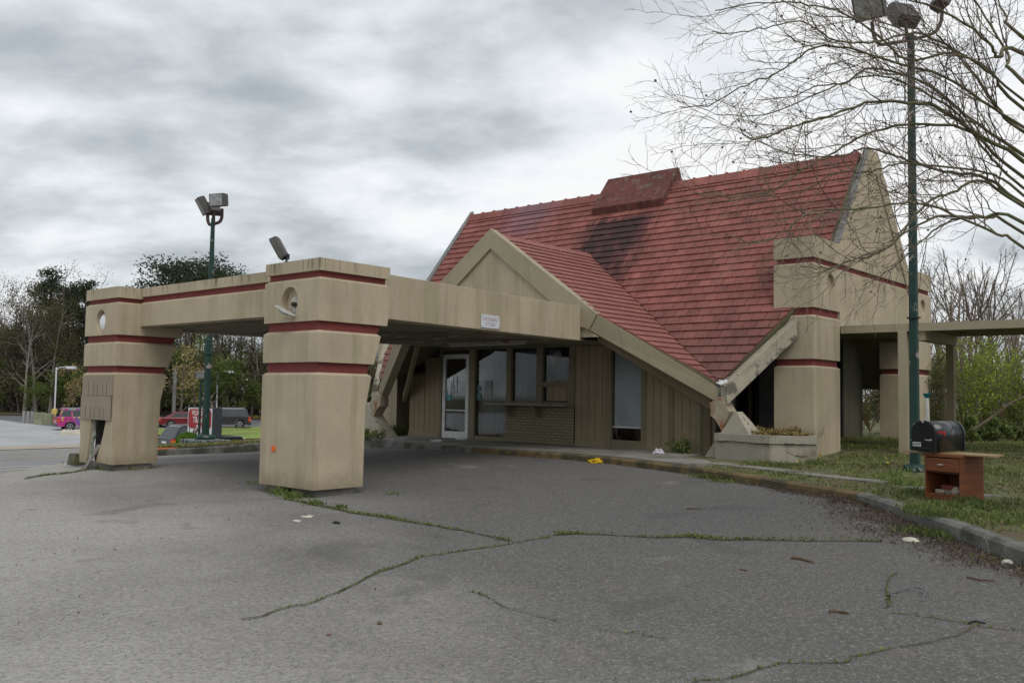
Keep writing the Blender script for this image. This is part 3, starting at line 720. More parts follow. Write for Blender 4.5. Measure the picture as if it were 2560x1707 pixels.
sheet('plastic_sheet', w3, -13.42, -13.05, .36, 1.1, YW + .12, mat['plastic'], .02, skew=.3)
w4 = window(-13.44, -13.34, -.12, .21); window(-13.30, -12.70, -.12, .21, YW + .035)
w5 = window(-11.50, -10.72, -.92, 1.22)
mb = MB(); z = -.62
while z < 1.2:
    mb.hexa([(-11.48, YW + .07, z), (-10.74, YW + .07, z), (-10.74, YW + .085, z + .02), (-11.48, YW + .085, z + .02), (-11.48, YW + .071, z + .003), (-10.74, YW + .071, z + .003), (-10.74, YW + .086, z + .023), (-11.48, YW + .086, z + .023)]); z += .024
bl = mb.build('blind', M('white slat blind', (.75, .76, .78), .6, .1, 2), w5)
mb = MB(); mb.box(-11.48, -10.74, YW + .10, YW + .11, -.62, 1.2); mb.build('blind_backing', M('blind backing', (.6, .61, .63), .8), w5)
mb = MB(); mb.box(-11.5, -10.72, YW + .02, YW + .06, -.66, -.62); mb.build('rail', mat['alum'], w5)
# inner rooms so that glass never looks into the open
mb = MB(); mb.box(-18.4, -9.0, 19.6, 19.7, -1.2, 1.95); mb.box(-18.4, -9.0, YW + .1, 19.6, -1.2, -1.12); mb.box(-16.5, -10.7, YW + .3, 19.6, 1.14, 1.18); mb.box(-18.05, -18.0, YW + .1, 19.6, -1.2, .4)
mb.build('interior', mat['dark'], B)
md_ = M('interior desk', (.14, .07, .05), .6)
for q in ((-16.6, -15.7, 18.2, 18.8, -1.12, -.05), (-13.3, -12.4, 17.9, 18.4, -1.12, .0), (-11.2, -10.9, 17.0, 17.1, -1.1, -.5)):
    mb = MB(); mb.box(*q); mb.build('desk', md_, B)

# side wall under the overhang with tall dark panes
mb = MB(); siding(mb, 16.62, 16.95, WB, .5, -9.34, ax='y'); mb.build('side_wall', mat['siding'], B, tint=True)
mb = MB(); siding(mb, 22.2, 23.45, -1.2, 1.6, -8.6, ax='y', wd=.15); mb.build('side_wall', M('shade-darkened porch siding', (.13, .125, .085), .8, .1, 2, tint=.08), B, tint=True)  # siding colour darkened to carry the shade under the porch roof
mb = MB(); mb.box(-9.1, -9.0, 18.5, 22.2, -1.2, 1.62); mb.box(-9.0, -8.6, 22.14, 22.2, -1.2, 1.62); mb.build('porch_shade_panel', mat['dark'], B)  # dark panels added to stand for the deep shade inside the porch
mb = MB(); mb.prism([(16.95, -1.0), (20.5, -1.0), (20.5, 1.9), (17.75, 1.9), (16.95, .9)], 'x', -9.36, -9.30); sw = mb.build('side_window', M('dark side panes', (.012, .012, .013), .15, .1, spec=.5), B)
mb = MB()
for y in (16.95, 17.75, 18.6, 19.5, 20.4): mb.box(-9.30, -9.25, y, y + .08, WB, min(1.9, zm(y) - .65))
mb.build('frame', mat['frame'], sw)
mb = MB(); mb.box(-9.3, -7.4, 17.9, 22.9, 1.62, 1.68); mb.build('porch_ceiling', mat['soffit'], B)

# corner towers and end wall
ZB = [(3.215, 'cap_top'), (2.80, ''), (2.70, ''), (1.815, ''), (1.67, ''), (.805, ''), (.68, '')]
def ring_block(mb, prof, x0, x1, za, zb_, ins=0.0):   # prof: list of (z, yf, yb) profile lines
    def yy(z):
        return (float(np.interp(z, [p[0] for p in prof], [p[1] for p in prof])), float(np.interp(z, [p[0] for p in prof], [p[2] for p in prof])))
    zs = sorted(set([za, zb_] + [p[0] for p in prof if za < p[0] < zb_]))
    rings = []
    for z in zs:
        f_, b_ = yy(z); rings.append([Vector((x0 + ins, f_ + ins, z)), Vector((x1 - ins, f_ + ins, z)), Vector((x1 - ins, b_ - ins, z)), Vector((x0 + ins, b_ - ins, z))])
    for i, (A, Bq) in enumerate(zip(rings, rings[1:])):
        k = len(mb.v); mb.loft(A, Bq, caps=False)
    mb.face(rings[0][::-1]); mb.face(rings[-1])
def wall_hole(mb, o, u, v, W, H, cu, cv, ru, rv, depth, n=40):
    """panel W x H from corner o along u and v with an oval recess; normal is u x v"""
    o, u, v = Vector(o), Vector(u), Vector(v); nn = u.cross(v)
    angs = sorted([2 * PI * k / n for k in range(n)] + [math.atan2(a_ - cv, b_ - cu) % (2 * PI) for b_ in (0, W) for a_ in (0, H)])
    inn, outr = [], []
    for a_ in angs:
        c_, s_ = math.cos(a_), math.sin(a_)
        t = min([x for x in (((W - cu) / c_ if c_ > 1e-9 else 1e9), (-cu / c_ if c_ < -1e-9 else 1e9), ((H - cv) / s_ if s_ > 1e-9 else 1e9), (-cv / s_ if s_ < -1e-9 else 1e9))])
        outr.append(o + u * (cu + t * c_) + v * (cv + t * s_)); inn.append(o + u * (cu + ru * c_) + v * (cv + rv * s_))
    m_ = len(angs)
    for k in range(m_):
        j = (k + 1) % m_
        mb.face([outr[k], outr[j], inn[j], inn[k]]); mb.face([inn[k], inn[j], inn[j] - nn * depth, inn[k] - nn * depth])
    mb.face([q - nn * depth for q in inn])
def sections(name, B_, prof, x0, x1, levels, st, par, hole=None):
    """alternating stucco blocks and recessed red bands; levels from the top down"""
    mb = MB(); bands = []
    for i in range(0, len(levels) - 1, 2):
        zt, zb_ = levels[i], levels[i + 1]
        top = zt
        if i > 0:                                            # sloped ledge on every block below a band
            def yy(z): return (float(np.interp(z, [p[0] for p in prof], [p[1] for p in prof])), float(np.interp(z, [p[0] for p in prof], [p[2] for p in prof])))
            f0, b0 = yy(zt - .035); f1, b1 = yy(zt); I_ = .045
            mb.loft([Vector((x0, f0, zt - .035)), Vector((x1, f0, zt - .035)), Vector((x1, b0, zt - .035)), Vector((x0, b0, zt - .035))],
                    [Vector((x0 + I_, f1 + I_, zt)), Vector((x1 - I_, f1 + I_, zt)), Vector((x1 - I_, b1 - I_, zt)), Vector((x0 + I_, b1 - I_, zt))]); top = zt - .035
        if hole and i == hole[0]:
            _, cu, cv, ru, rv, dep = hole                     # recess in the front face: a carved front, block set back
            f_ = prof[0][1]
            wall_hole(mb, (x0, f_, zb_), (1, 0, 0), (0, 0, 1), x1 - x0, top - zb_, cu, cv, ru, rv, dep)
            pr2 = [(p[0], p[1] + dep + .004, p[2]) for p in prof]
            ring_block(mb, pr2, x0 + .001, x1 - .001, zb_ + .001, top - .001)
            for q in ([(x0, f_), (x0, f_ + dep + .01)], [(x1, f_), (x1, f_ + dep + .01)]):
                pass
            y0_, y1_ = f_, f_ + dep + .01
            mb.face([(x1, y0_, zb_), (x1, y1_, zb_), (x1, y1_, top), (x1, y0_, top)]); mb.face([(x0, y0_, zb_), (x0, y0_, top), (x0, y1_, top), (x0, y1_, zb_)])
            mb.face([(x0, y0_, zb_), (x0, y1_, zb_), (x1, y1_, zb_), (x1, y0_, zb_)]); mb.face([(x0, y0_, top), (x1, y0_, top), (x1, y1_, top), (x0, y1_, top)])
        else:
            ring_block(mb, prof, x0, x1, zb_, top)
        if i + 2 < len(levels):
            rd = MB(); ring_block(rd, prof, x0, x1, levels[i + 2] - .001, zb_ + .001, .05); bands.append(rd)
    o = mb.build(name, mat[st], par, bevel=0 if hole else .008, weld=not hole)
    rb = [q.build('red_band', mat['red'], par) for q in bands]
    return o, rb
TL = [3.215, 2.80, 2.70, 1.815, 1.67, .805, .68, -1.3]
pf = [(-2, 17.15, 18.45), (4, 17.15, 18.45)]
sections('corner_tower', 'stucco', pf, -8.03, XT - .002, [1.60, .805, .68, -1.3], 'stucco', B)
pfb = [(-2, 23.1, 24.45), (4, 23.1, 24.45)]
sections('corner_tower', 'stucco', pfb, -8.03, XT - .002, [1.60, .805, .68, -1.3], 'stucco', B)
sections('corner_tower', 'stucco', [(-2, 17.15, 18.45), (4, 17.15, 18.45)], -20.05, -19.2, TL, 'stucco', B)
sections('corner_tower', 'stucco', pfb, -20.05, -19.2, TL, 'stucco', B)
# upper part of the near tower and the big end wall: pieces butt at the tower's inner edge
mb = MB(); rd = MB()
def front_block(z0, z1, ledge=True):
    t = z1 - .03 if ledge else z1
    mb.box(-8.03, XT - .25, 17.15, 18.45, z0, t)
    if ledge: mb.hexa([(-8.03, 17.15, t), (XT - .25, 17.15, t), (XT - .25, 18.45, t), (-8.03, 18.45, t), (-7.99, 17.19, z1), (XT - .25, 17.19, z1), (XT - .25, 18.41, z1), (-7.99, 18.41, z1)])
front_block(2.80, 3.215, False); front_block(1.815, 2.70)
front_block(1.60, 1.67)
rd.box(-7.98, XT - .26, 17.20, 18.4, 2.69, 2.81); rd.build('red_band', mat['red'], B); rd = MB(); rd.box(-7.98, XT - .26, 17.20, 18.4, 1.66, 1.82)
# end wall faces +x. Upper zone above 2.80 (with rake), middle 1.51..2.70, slot bands behind
rake = [(17.15, 2.80), (24.45, 2.80), (24.45, 3.215), (22.72, 3.215), (20.72, 5.60), (20.22, 5.60), (18.42, 3.215), (17.15, 3.215)]
mb.prism(rake, 'x', XT - .12, XT); mb.box(XT - .25, XT - .12, 17.15, 18.3, 2.80, 3.215)
def xwall(y0, y1, z0, z1): mb.box(XT - .25, XT, y0, y1, z0, z1)
# middle zone with round recesses
def xhole(y0, y1, z0, z1, cy, cz, r_):
    wall_hole(mb, (XT, y0, z0), (0, 1, 0), (0, 0, 1), y1 - y0, z1 - z0, cy - y0, cz - z0, r_, r_, .07)
    mb.box(XT - .25, XT - .075, y0, y1, z0, z1)
    mb.face([(XT - .08, y0, z0), (XT, y0, z0), (XT, y0, z1), (XT - .08, y0, z1)]); mb.face([(XT - .08, y1, z0), (XT - .08, y1, z1), (XT, y1, z1), (XT, y1, z0)])
    mb.face([(XT - .08, y0, z0), (XT - .08, y1, z0), (XT, y1, z0), (XT, y0, z0)]); mb.face([(XT - .08, y0, z1), (XT, y0, z1), (XT, y1, z1), (XT - .08, y1, z1)])
xhole(17.15, 18.45, 1.815, 2.665, 17.98, 2.36, .19); xwall(18.45, 23.1, 1.51, 2.665); xhole(23.1, 24.45, 1.515, 2.665, 23.8, 2.36, .19)
mb.hexa([(XT - .25, 17.15, 2.665), (XT, 17.15, 2.665), (XT, 24.45, 2.665), (XT - .25, 24.45, 2.665), (XT - .25, 17.19, 2.70), (XT - .04, 17.19, 2.70), (XT - .04, 24.41, 2.70), (XT - .25, 24.41, 2.70)])
mb.box(XT - .25, XT, 17.15, 18.45, 1.60, 1.635); mb.hexa([(XT - .25, 17.15, 1.635), (XT, 17.15, 1.635), (XT, 18.45, 1.635), (XT - .25, 18.45, 1.635), (XT - .25, 17.19, 1.67), (XT - .04, 17.19, 1.67), (XT - .04, 18.41, 1.67), (XT - .25, 18.41, 1.67)])
mb.box(-8.0, XT - .25, 23.1, 24.45, 1.6, 3.215)
endw = mb.build('end_wall', mat['stucco'], B)
rd.build('red_band', mat['red'], endw)
for q in ((XT - .255, XT - .05, 17.2, 24.4, 2.69, 2.81), (XT - .255, XT - .05, 17.2, 18.42, 1.66, 1.82)):
    rd = MB(); rd.box(*q); rd.build('red_band', mat['red'], endw)
mb = MB(); mb.prism([(20.42, 5.0), (20.50, 5.0), (22.64, 2.86), (22.56, 2.86)][::-1], 'x', XT, XT + .02); mb.tube([(XT + .012, 20.55, 5.10), (XT + .012, 22.75, 2.55)], .018, 6)
mb.v = mb.v[8:]; mb.f = [[i - 8 for i in f_] for f_ in mb.f[6:]]; mb.t = mb.t[6:]
mb.build('batten', mat['fascia'], endw)
# rake trims
mb = MB()
def rakebar(x0, x1, pts, w_=.11):
    for (ya, za_), (yb, zb_) in zip(pts, pts[1:]):
        dv = Vector((yb - ya, zb_ - za_)).normalized(); nv = Vector((-dv.y, dv.x))
        A = [(ya, za_), (ya + nv.x * w_, za_ + nv.y * w_)]
        mb.hexa([(x0, ya, za_), (x1, ya, za_), (x1, yb, zb_), (x0, yb, zb_), (x0, ya + nv.x * .02, za_ + nv.y * .02), (x1, ya + nv.x * .02, za_ + nv.y * .02), (x1, yb + nv.x * .02, zb_ + nv.y * .02), (x0, yb + nv.x * .02, zb_ + nv.y * .02)])
rakebar(XT - .135, XT + .004, [(18.44, 3.222), (20.225, 5.605)])
mb.build('rake_trim', mat['trim'], B); mb = MB()
mb.hexa([(XL - .14, 17.2, zm(17.2)), (XL + .0, 17.2, zm(17.2)), (XL, YR + .1, ZR + .02), (XL - .14, YR + .1, ZR + .02), (XL - .14, 17.2, zm(17.2) + .14), (XL, 17.2, zm(17.2) + .14), (XL, YR + .1, ZR + .20), (XL - .14, YR + .1, ZR + .20)])
mb.build('rake_trim', mat['trim'], B)
mb = MB(); mb.prism([(17.2, -1.2), (24.4, -1.2), (24.4, 1.6), (19.95, ZR - .1), (17.2, 1.6)], 'x', XL - .3, XL - .14)
mb.build('end_wall', mat['stucco'], B)

# ------------------------------------------------------------------ canopy on two banded pillars
CN = thing('entrance_canopy', 'flat tan drive-through canopy carried on two banded pillars', 'canopy')
PL = [1.845, 1.675, 1.590, .984, .857, .417, .276, -1.317]
PL2 = [1.815, 1.62, 1.545, .965, .842, .417, .300, -1.317]
def pprof(yf): return [(-1.5, yf, yf + .85), (-.20, yf, yf + .865), (.42, yf, yf + 1.0), (.86, yf, yf + 1.13), (1.0, yf, yf + 1.24), (1.2, yf, yf + 1.27), (2, yf, yf + 1.27)]
for nm, x0, x1, yf, lv, hl in (('near', -11.42, -10.14, 7.6, PL, (2, .61, .273, .20, .225, .10)), ('far', -17.02, -15.78, 7.5, PL2, (2, .62, .265, .185, .20, .10))):
    pil, rb = sections('pillar', 'stucco', pprof(yf), x0, x1, lv if nm == 'near' else lv[:-1] + [lv[-1]], 'stucco_drip', CN, hole=hl) if nm == 'near' else (None, None)
    if nm == 'far':
        # the lowest block is burst open on its street face: keep it as separate shells
        ZB_ = -.53; zb_ = -1.317
        pil, rb = sections('pillar', 'stucco', pprof(yf), x0, x1, lv[:6] + [lv[6], ZB_ + .001], 'stucco_drip', CN, hole=hl)
        mb = MB()
        mb.box(x1 - .05, x1, yf + .035, yf + .85, zb_, ZB_); mb.box(x0, x1 - .05, yf + .80, yf + .85, zb_, ZB_)
        left = [(.0, ZB_), (.44, ZB_), (.45, -.70), (.42, -.82), (.40, -.95), (.37, -1.1), (.32, -1.33), (.05, -1.33), (.02, -1.1), (.05, -.9), (.01, -.75)]
        right = [(.99, ZB_), (1.24, ZB_), (1.24, zb_), (.66, zb_ + .02), (.69, -1.2), (.80, -1.02), (.90, -.80), (.95, -.65)]
        mb.prism([(x0 + a_, b_) for a_, b_ in left][::-1], 'y', yf - .02, yf + .02)
        mb.prism([(x0 + a_, b_) for a_, b_ in right][::-1], 'y', yf, yf + .035)
        mb.build('broken_base', mat['stucco_drip'], pil)['label'] = 'burst open lower skin of the left pillar'
        mb = MB()
        mb.prism([(x0 + a_, b_) for a_, b_ in ((.41, ZB_), (.475, ZB_), (.48, -.66), (.46, -.72), (.50, -.84), (.45, -.92), (.43, -.98), (.40, -1.2), (.36, -1.2), (.39, -.9))][::-1], 'y', yf + .021, yf + .06)
        mb.build('insulation', M('grey green foam', (.34, .37, .31), .9, .25, 12, .6, 30), pil)
        mb = MB(); mb.box(x0 + .06, x1 - .06, yf + .25, yf + .78, zb_, ZB_); mb.build('hole_shade_box', mat['dark'], pil)  # dark box added to paint the shade inside the burst pillar
        mb = MB(); rr = random.Random(2)
        mb.box(x0 + .07, x1 - .02, yf - .022, yf - .002, -.115, .245); mb.box(x0 + .05, x1 - .04, yf - .043, yf - .0225, -.545, -.122)
        pan = mb.build('panel', M('brown board panel', (.30, .25, .195), .8, .06, 2), pil)
        mb = MB()
        for k, (z0_, yo) in enumerate(((-.108, -.0225), (-.54, -.0435))):
            for q in (.30, .50, .64, .85, 1.0): mb.box(x0 + q - .04 * k, x0 + q + .009 - .04 * k, yf + yo - .002, yf + yo, z0_, z0_ + rr.uniform(.19, .24))
        mb.build('batten_gap', mat['dark'], pan)
    # plinth
    mb = MB(); mb.box(x0 + .10, x1 - .06, yf + .09, yf + .78, -1.7, -1.318); mb.build('plinth', mat['concrete'], pil)
    if nm == 'near':
        mb = MB(); mb.box(x0 + .30, x0 + .34, yf - .003, yf, -.95, -.75)
        mb = MB(); mb.lathe([(.0, 0), (.046, 0), (.046, .012), (.0, .012)], (x0 + .34, yf, -.80), (0, -1, 0), 20); mb.build('reflector', M('orange reflector', (.75, .16, .02), .3), pil)
        mb = MB(); c_ = (x0 + .67, yf + .098, 1.235)
        mb.lathe([(.0, 0), (.125, 0), (.125, .03), (.118, .036), (.0, .036)], c_, (0, -1, 0), 28); lp = mb.build('lamp_plate', M('grimy white lamp plate', (.50, .48, .42), .5, .15, 8, col2=(.16, .13, .09), c2scale=14, c2lo=.56, c2hi=.64), pil)
        mb = MB(); mb.lathe([(.03, 0), (.035, .05), (.02, .07)], (c_[0], c_[1] - .036, c_[2]), (0, -1, 0), 12); mb.build('socket', M('corroded socket', (.05, .035, .02), .6), lp)
        mb = MB(); ax = Vector((-.42, -.25, -.87)); mb.lathe([(.0, -.02), (.10, -.02), (.155, -.008), (.16, .0), (.155, .012), (.12, .018), (.06, .05), (.0, .05)], tuple(P(713, 777, 1, yf - .12)), ax, 28)
        dsk = mb.build('hanging_cover', M('hanging lamp cover', (.42, .42, .40), .35, .2, 6), lp, smooth=False)
        mb = MB(); mb.tube([(c_[0], c_[1] - .04, c_[2]), (c_[0] - .04, yf - .04, 1.12), tuple(P(718, 772, 1, yf - .12))], .003, 4); mb.build('wire', mat['black'], lp)
    else:
        mb = MB(); mb.lathe([(.155 * math.cos(t), .07 * math.sin(t) + .01) for t in np.linspace(0, PI / 2 - .02, 8)], (0, 0, 0), (0, -1, 0), 28)
        mb.v = [(x0 + .60 + x, yf + .095 + y, 1.20 + z * 1.05) for x, y, z in mb.v]
        mb.build('lamp_dome', M('white dome', (.78, .80, .84), .25, .04, 3), pil, smooth=True)
# beams: front beam with its red stripe
xa0, xa1 = -15.80, -11.40
mb = MB(); rd = MB()
mb.box(xa0, xa1, 7.93, 8.2, 1.66, 1.819); rd.box(xa0, xa1, 7.975, 8.2, 1.56, 1.665)
mb.box(xa0, xa1, 7.93, 8.2, 1.134, 1.53); mb.hexa([(xa0, 7.93, 1.53), (xa1, 7.93, 1.53), (xa1, 8.2, 1.53), (xa0, 8.2, 1.53), (xa0, 7.972, 1.565), (xa1, 7.972, 1.565), (xa1, 8.2, 1.565), (xa0, 8.2, 1.565)])
fb = mb.build('front_beam', mat['stucco_drip'], CN); rd.build('red_band', mat['red'], fb)
mb = MB()
mb.hexa([(-10.80, 8.0, 1.134), (-10.44, 8.0, 1.134), (-11.075, 14.79, 1.134), (-11.38, 14.79, 1.134), (-10.80, 8.0, 1.819), (-10.44, 8.0, 1.819), (-11.075, 14.79, 1.819), (-11.38, 14.79, 1.819)])
mb.build('side_beam', mat['stucco'], CN, bevel=.008)
mb = MB()
mb.hexa([(-16.9, 8.6, 1.134), (-16.6, 8.6, 1.134), (-15.45, 14.79, 1.134), (-15.75, 14.79, 1.134), (-16.9, 8.6, 1.819), (-16.6, 8.6, 1.819), (-15.45, 14.79, 1.819), (-15.75, 14.79, 1.819)])
mb.build('side_beam', mat['stucco'], CN, bevel=.008)
mb = MB()
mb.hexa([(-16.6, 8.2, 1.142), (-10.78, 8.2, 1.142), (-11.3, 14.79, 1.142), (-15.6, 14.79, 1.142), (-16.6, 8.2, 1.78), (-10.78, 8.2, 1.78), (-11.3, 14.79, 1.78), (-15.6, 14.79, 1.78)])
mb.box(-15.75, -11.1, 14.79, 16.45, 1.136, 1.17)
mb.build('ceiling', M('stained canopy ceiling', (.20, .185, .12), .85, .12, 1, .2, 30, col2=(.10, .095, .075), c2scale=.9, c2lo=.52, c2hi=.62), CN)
rr = random.Random(12); mfl = M('peeling ceiling paint', (.28, .27, .22), .8)
for k in range(16):
    mb = MB()                                          # hanging flaps of peeled ceiling
    x, y = rr.uniform(-14.8, -11.6), rr.uniform(9.5, 14.5); l_ = rr.uniform(.1, .45); w_ = rr.uniform(.04, .12)
    mb.hexa([(x, y, 1.13), (x + l_, y + .03, 1.133), (x + l_, y + w_, 1.125), (x, y + w_, 1.10), (x, y, 1.137), (x + l_, y + .03, 1.138), (x + l_, y + w_, 1.13), (x, y + w_, 1.108)]); mb.build('peeling_flap', mfl, CN)
# floodlight on the near pillar
def flood(name, label, loc, aim, size=(.30, .22, .12), par=None, group=None):
    aim = Vector(aim).normalized(); up = Vector((0, 0, 1)); sd_ = aim.cross(up).normalized(); up2 = sd_.cross(aim)
    t = thing(name, label, 'floodlight', loc, 0, group) if par is None else par
    return t, aim, sd_, up2
def flood_head(root, c, aim, W, H, D, roll=0.0, hmat=None, nm='head'):
    aim = Vector(aim).normalized(); sd_ = aim.cross(Vector((0, 0, 1))).normalized(); up = sd_.cross(aim)
    mb = MB(); c = Vector(c)
    f_ = [c + aim * D / 2 + sd_ * a_ * W / 2 + up * b_ * H / 2 for a_, b_ in ((-1, -1), (1, -1), (1, 1), (-1, 1))]
    m_ = [c - aim * D * .25 + sd_ * a_ * W / 2 * .97 + up * b_ * H / 2 * .97 for a_, b_ in ((-1, -1), (1, -1), (1, 1), (-1, 1))]
    b_ = [c - aim * D / 2 + sd_ * a_ * W / 2 * .85 + up * b2 * H / 2 * .85 for a_, b2 in ((-1, -1), (1, -1), (1, 1), (-1, 1))]
    mb.loft(m_, f_); mb.loft(b_, m_)
    hd = mb.build(nm, hmat or mat['lampgrey'], root, weld=True, bevel=.012)
    mb = MB(); g = [c + aim * (D / 2 + .002) + sd_ * a_ * W / 2 * .86 + up * b2 * H / 2 * .84 for a_, b2 in ((-1, -1), (1, -1), (1, 1), (-1, 1))]
    mb.loft(g, [q + aim * .005 for q in g]); mb.build('lens', mat['lens'], hd)
    return hd, up, sd_
mat['lampgrey'] = M('grey lamp housing', (.10, .095, .09), .5, .15, 6)
mat['lens'] = M('clouded lamp glass', (.30, .31, .30), .15, .3, 12, spec=.6)
fl = thing('floodlight', 'grey box floodlight tilted upward on top of the near canopy pillar', 'floodlight', (-11.2, 7.8, 1.85))
mb = MB(); mb.lathe([(.10, 0), (.10, .02), (.035, .03), (.03, .05), (0, .05)], (0, 0, 0), n=16); mb.tube([(0, 0, .03), (0, .0, .09)], .016, 8); mb.box(-.16, .16, -.08, .06, -.004, .012)
mb.build('base', mat['black'], fl)
flood_head(fl, (-.10, -.06, .25), (-.55, -.50, -.42), .20, .34, .13)
mb = MB(); mb.box(-.035, .03, -.03, .03, .08, .16); mb.build('knuckle', mat['black'], fl)

# text on flat faces
def text(s, name, origin, ux, uz, height, m_, par=None, sx=1.0, align='CENTER', extr=.001, bold=0.0, shear=0):
    cu = bpy.data.curves.new('t', 'FONT'); cu.body = s; cu.size = 1; cu.align_x = align; cu.extrude = extr / height; cu.offset = bold; cu.shear = shear
    o = bpy.data.objects.new('t', cu); C.objects.link(o); dg = bpy.context.evaluated_depsgraph_get()
    me = bpy.data.meshes.new_from_object(o.evaluated_get(dg)); bpy.data.objects.remove(o); 
    ux, uz = Vector(ux).normalized(), Vector(uz).normalized(); nn = ux.cross(uz)
    k = height / .70
    for v in me.vertices: v.co = Vector(origin) + ux * v.co.x * k * sx + uz * v.co.y * k + nn * v.co.z * height
    me.materials.clear(); me.materials.append(m_); o = bpy.data.objects.new(name, me); C.objects.link(o)
    if par: o.parent = par
    return o
# low clearance plate on the side beam
ux = Vector((-.635, 6.79, 0)).normalized(); nx_ = Vector((ux.y, -ux.x, 0))
c_ = Vector((-10.44, 8, 0)).lerp(Vector((-11.075, 14.79, 0)), .555) + nx_ * .004
pl = thing('clearance_sign', 'small white plate reading LOW CLEARANCE 8 FT 1 INCH on the canopy beam', 'sign', (c_.x, c_.y, 1.16))
mb = MB(); mb.obox((nx_.x * .006, nx_.y * .006, .125), ux, nx_, (0, 0, 1), .265, .006, .115); mb.build('plate', M('white sign plate', (.62, .64, .68), .5, .05), pl, bevel=.003)
mb = MB()
for a_ in (-.245, .245):
    for b_ in (.03, .215): mb.obox(Vector((nx_.x * .014, nx_.y * .014, b_)) + ux * a_, ux, nx_, (0, 0, 1), .007, .003, .007)
mb.build('screw', mat['lampgrey'], pl)
ft = M('faded red lettering', (.42, .24, .25), .6)
for s_, z_, w_ in (('LOW CLEARANCE', .138, .62), ('8 FT 1 INCH', .052, .62)):
    text(s_, 'lettering', Vector((0, 0, z_)) + nx_ * .0125, ux, (0, 0, 1), .062, ft, pl, w_)
# fluorescent fitting under the ceiling
fx = thing('strip_light', 'rusty fluorescent strip light hanging under the canopy ceiling', 'light fitting', (-13.1, 14.2, 1.13))
mb = MB(); mb.box(-1.1, 1.1, -.07, .07, -.04, 0); mb.build('housing', mat['rustpaint'], fx)
for y in (-.035, .035):
    mb = MB(); mb.tube([(-1.05, y, -.062), (1.05, y, -.062)], .017, 8); mb.build('tube', M('dead lamp tube', (.4, .4, .38), .4), fx)
# ------------------------------------------------------------------ planter, covered walk
pl = thing('planter', 'low cracked concrete planter wrapped round the corner tower', 'planter', (-7.6, 16.2, -1.1))
pp = [(-8.55, 15.74), (-7.35, 15.53), (-6.72, 16.05), (-7.14, 17.14), (-8.5, 17.14)]
pin = [(-8.42, 15.86), (-7.39, 15.67), (-6.87, 16.11), (-7.18, 17.14), (-8.4, 17.14)]
mb = MB()
for i in range(5):
    j = (i + 1) % 5
    if i == 3: continue
    A = [(pp[i], -1.35), (pp[j], -1.35), (pin[j], -1.35), (pin[i], -1.35)]
    mb.loft([Vector((q[0][0], q[0][1], -1.35)) for q in A], [Vector((q[0][0], q[0][1], -.79)) for q in A])
local(mb, (-7.6, 16.2, -1.1)); wl = mb.build('wall', mat['oldpaint2'] if 'oldpaint2' in mat else M('grey painted planter wall', (.35, .325, .265), .9, .1, 2, .5, 25, col2=(.20, .185, .13), c2scale=1.8, c2lo=.55, c2hi=.75, drip=.5, dripcol=(.14, .13, .07), fine=.06), pl)
mb = MB(); e_ = .02
po = [(-8.57, 15.715), (-7.34, 15.50), (-6.69, 16.04), (-7.12, 17.14), (-8.52, 17.14)]
for i in range(5):
    j = (i + 1) % 5
    if i == 3: continue
    mb.loft([Vector((*q, -.788)) for q in (po[i], po[j], pin[j], pin[i])], [Vector((*q, -.645)) for q in (po[i], po[j], pin[j], pin[i])])
local(mb, (-7.6, 16.2, -1.1)); mb.build('coping', wl.data.materials[0], pl)
mat['crack'] = M('crack shadow', (.03, .028, .022), .95)
mb = MB(); rr = random.Random(5)
def crackline(pts, w_, n_):
    for a_, b_ in zip(pts, pts[1:]):
        a_ = Vector(a_); b_ = Vector(b_); k = max(1, int((b_ - a_).length / .05))
        prev = a_
        for i in range(1, k + 1):
            q = a_.lerp(b_, i / k) + Vector((0, 0, rr.uniform(-.008, .008))) * (i < k); ww = w_ * rr.uniform(.4, 1.3)
            mb.loft([prev + Vector((0, 0, -ww)), q + Vector((0, 0, -ww)), q + Vector((0, 0, ww)), prev + Vector((0, 0, ww))], [p_ + n_ * .003 for p_ in (prev + Vector((0, 0, -ww)), q + Vector((0, 0, -ww)), q + Vector((0, 0, ww)), prev + Vector((0, 0, ww)))]); prev = q
nA = Vector((-.17, -.985, 0)); nB = Vector((.62, -.78, 0))
def onA(t, z): return Vector((-8.55 + 1.2 * t, 15.74 - .21 * t, z)) + nA * .0275
def onB(t, z): return Vector((-7.35 + .65 * t, 15.53 + .52 * t, z)) + nB * .004
crackline([onA(.06, -.79), onA(.12, -.81), onA(.25, -.78), onA(.6, -.785), onA(.8, -.80), onA(.99, -.79)], .006, nA)
crackline([onB(.02, -.79), onB(.35, -.785), onB(.37, -.92), onB(.55, -1.0), onB(.8, -1.0), onB(.82, -1.2)], .005, nB); crackline([onB(.3, -.785) + nB * .03, onB(.98, -.79) + nB * .03], .007, nB)
crackline([onB(.12, -.66) + nB * .03, onB(.10, -.72) + nB * .03, onB(.11, -.78) + nB * .03], .005, nB)
local(mb, (-7.6, 16.2, -1.1)); mb.build('crack', mat['crack'], wl)
mb = MB(); mb.prism(pin, 'z', -1.3, -.70); local(mb, (-7.6, 16.2, -1.1)); mb.build('soil', mat['soil'], pl)

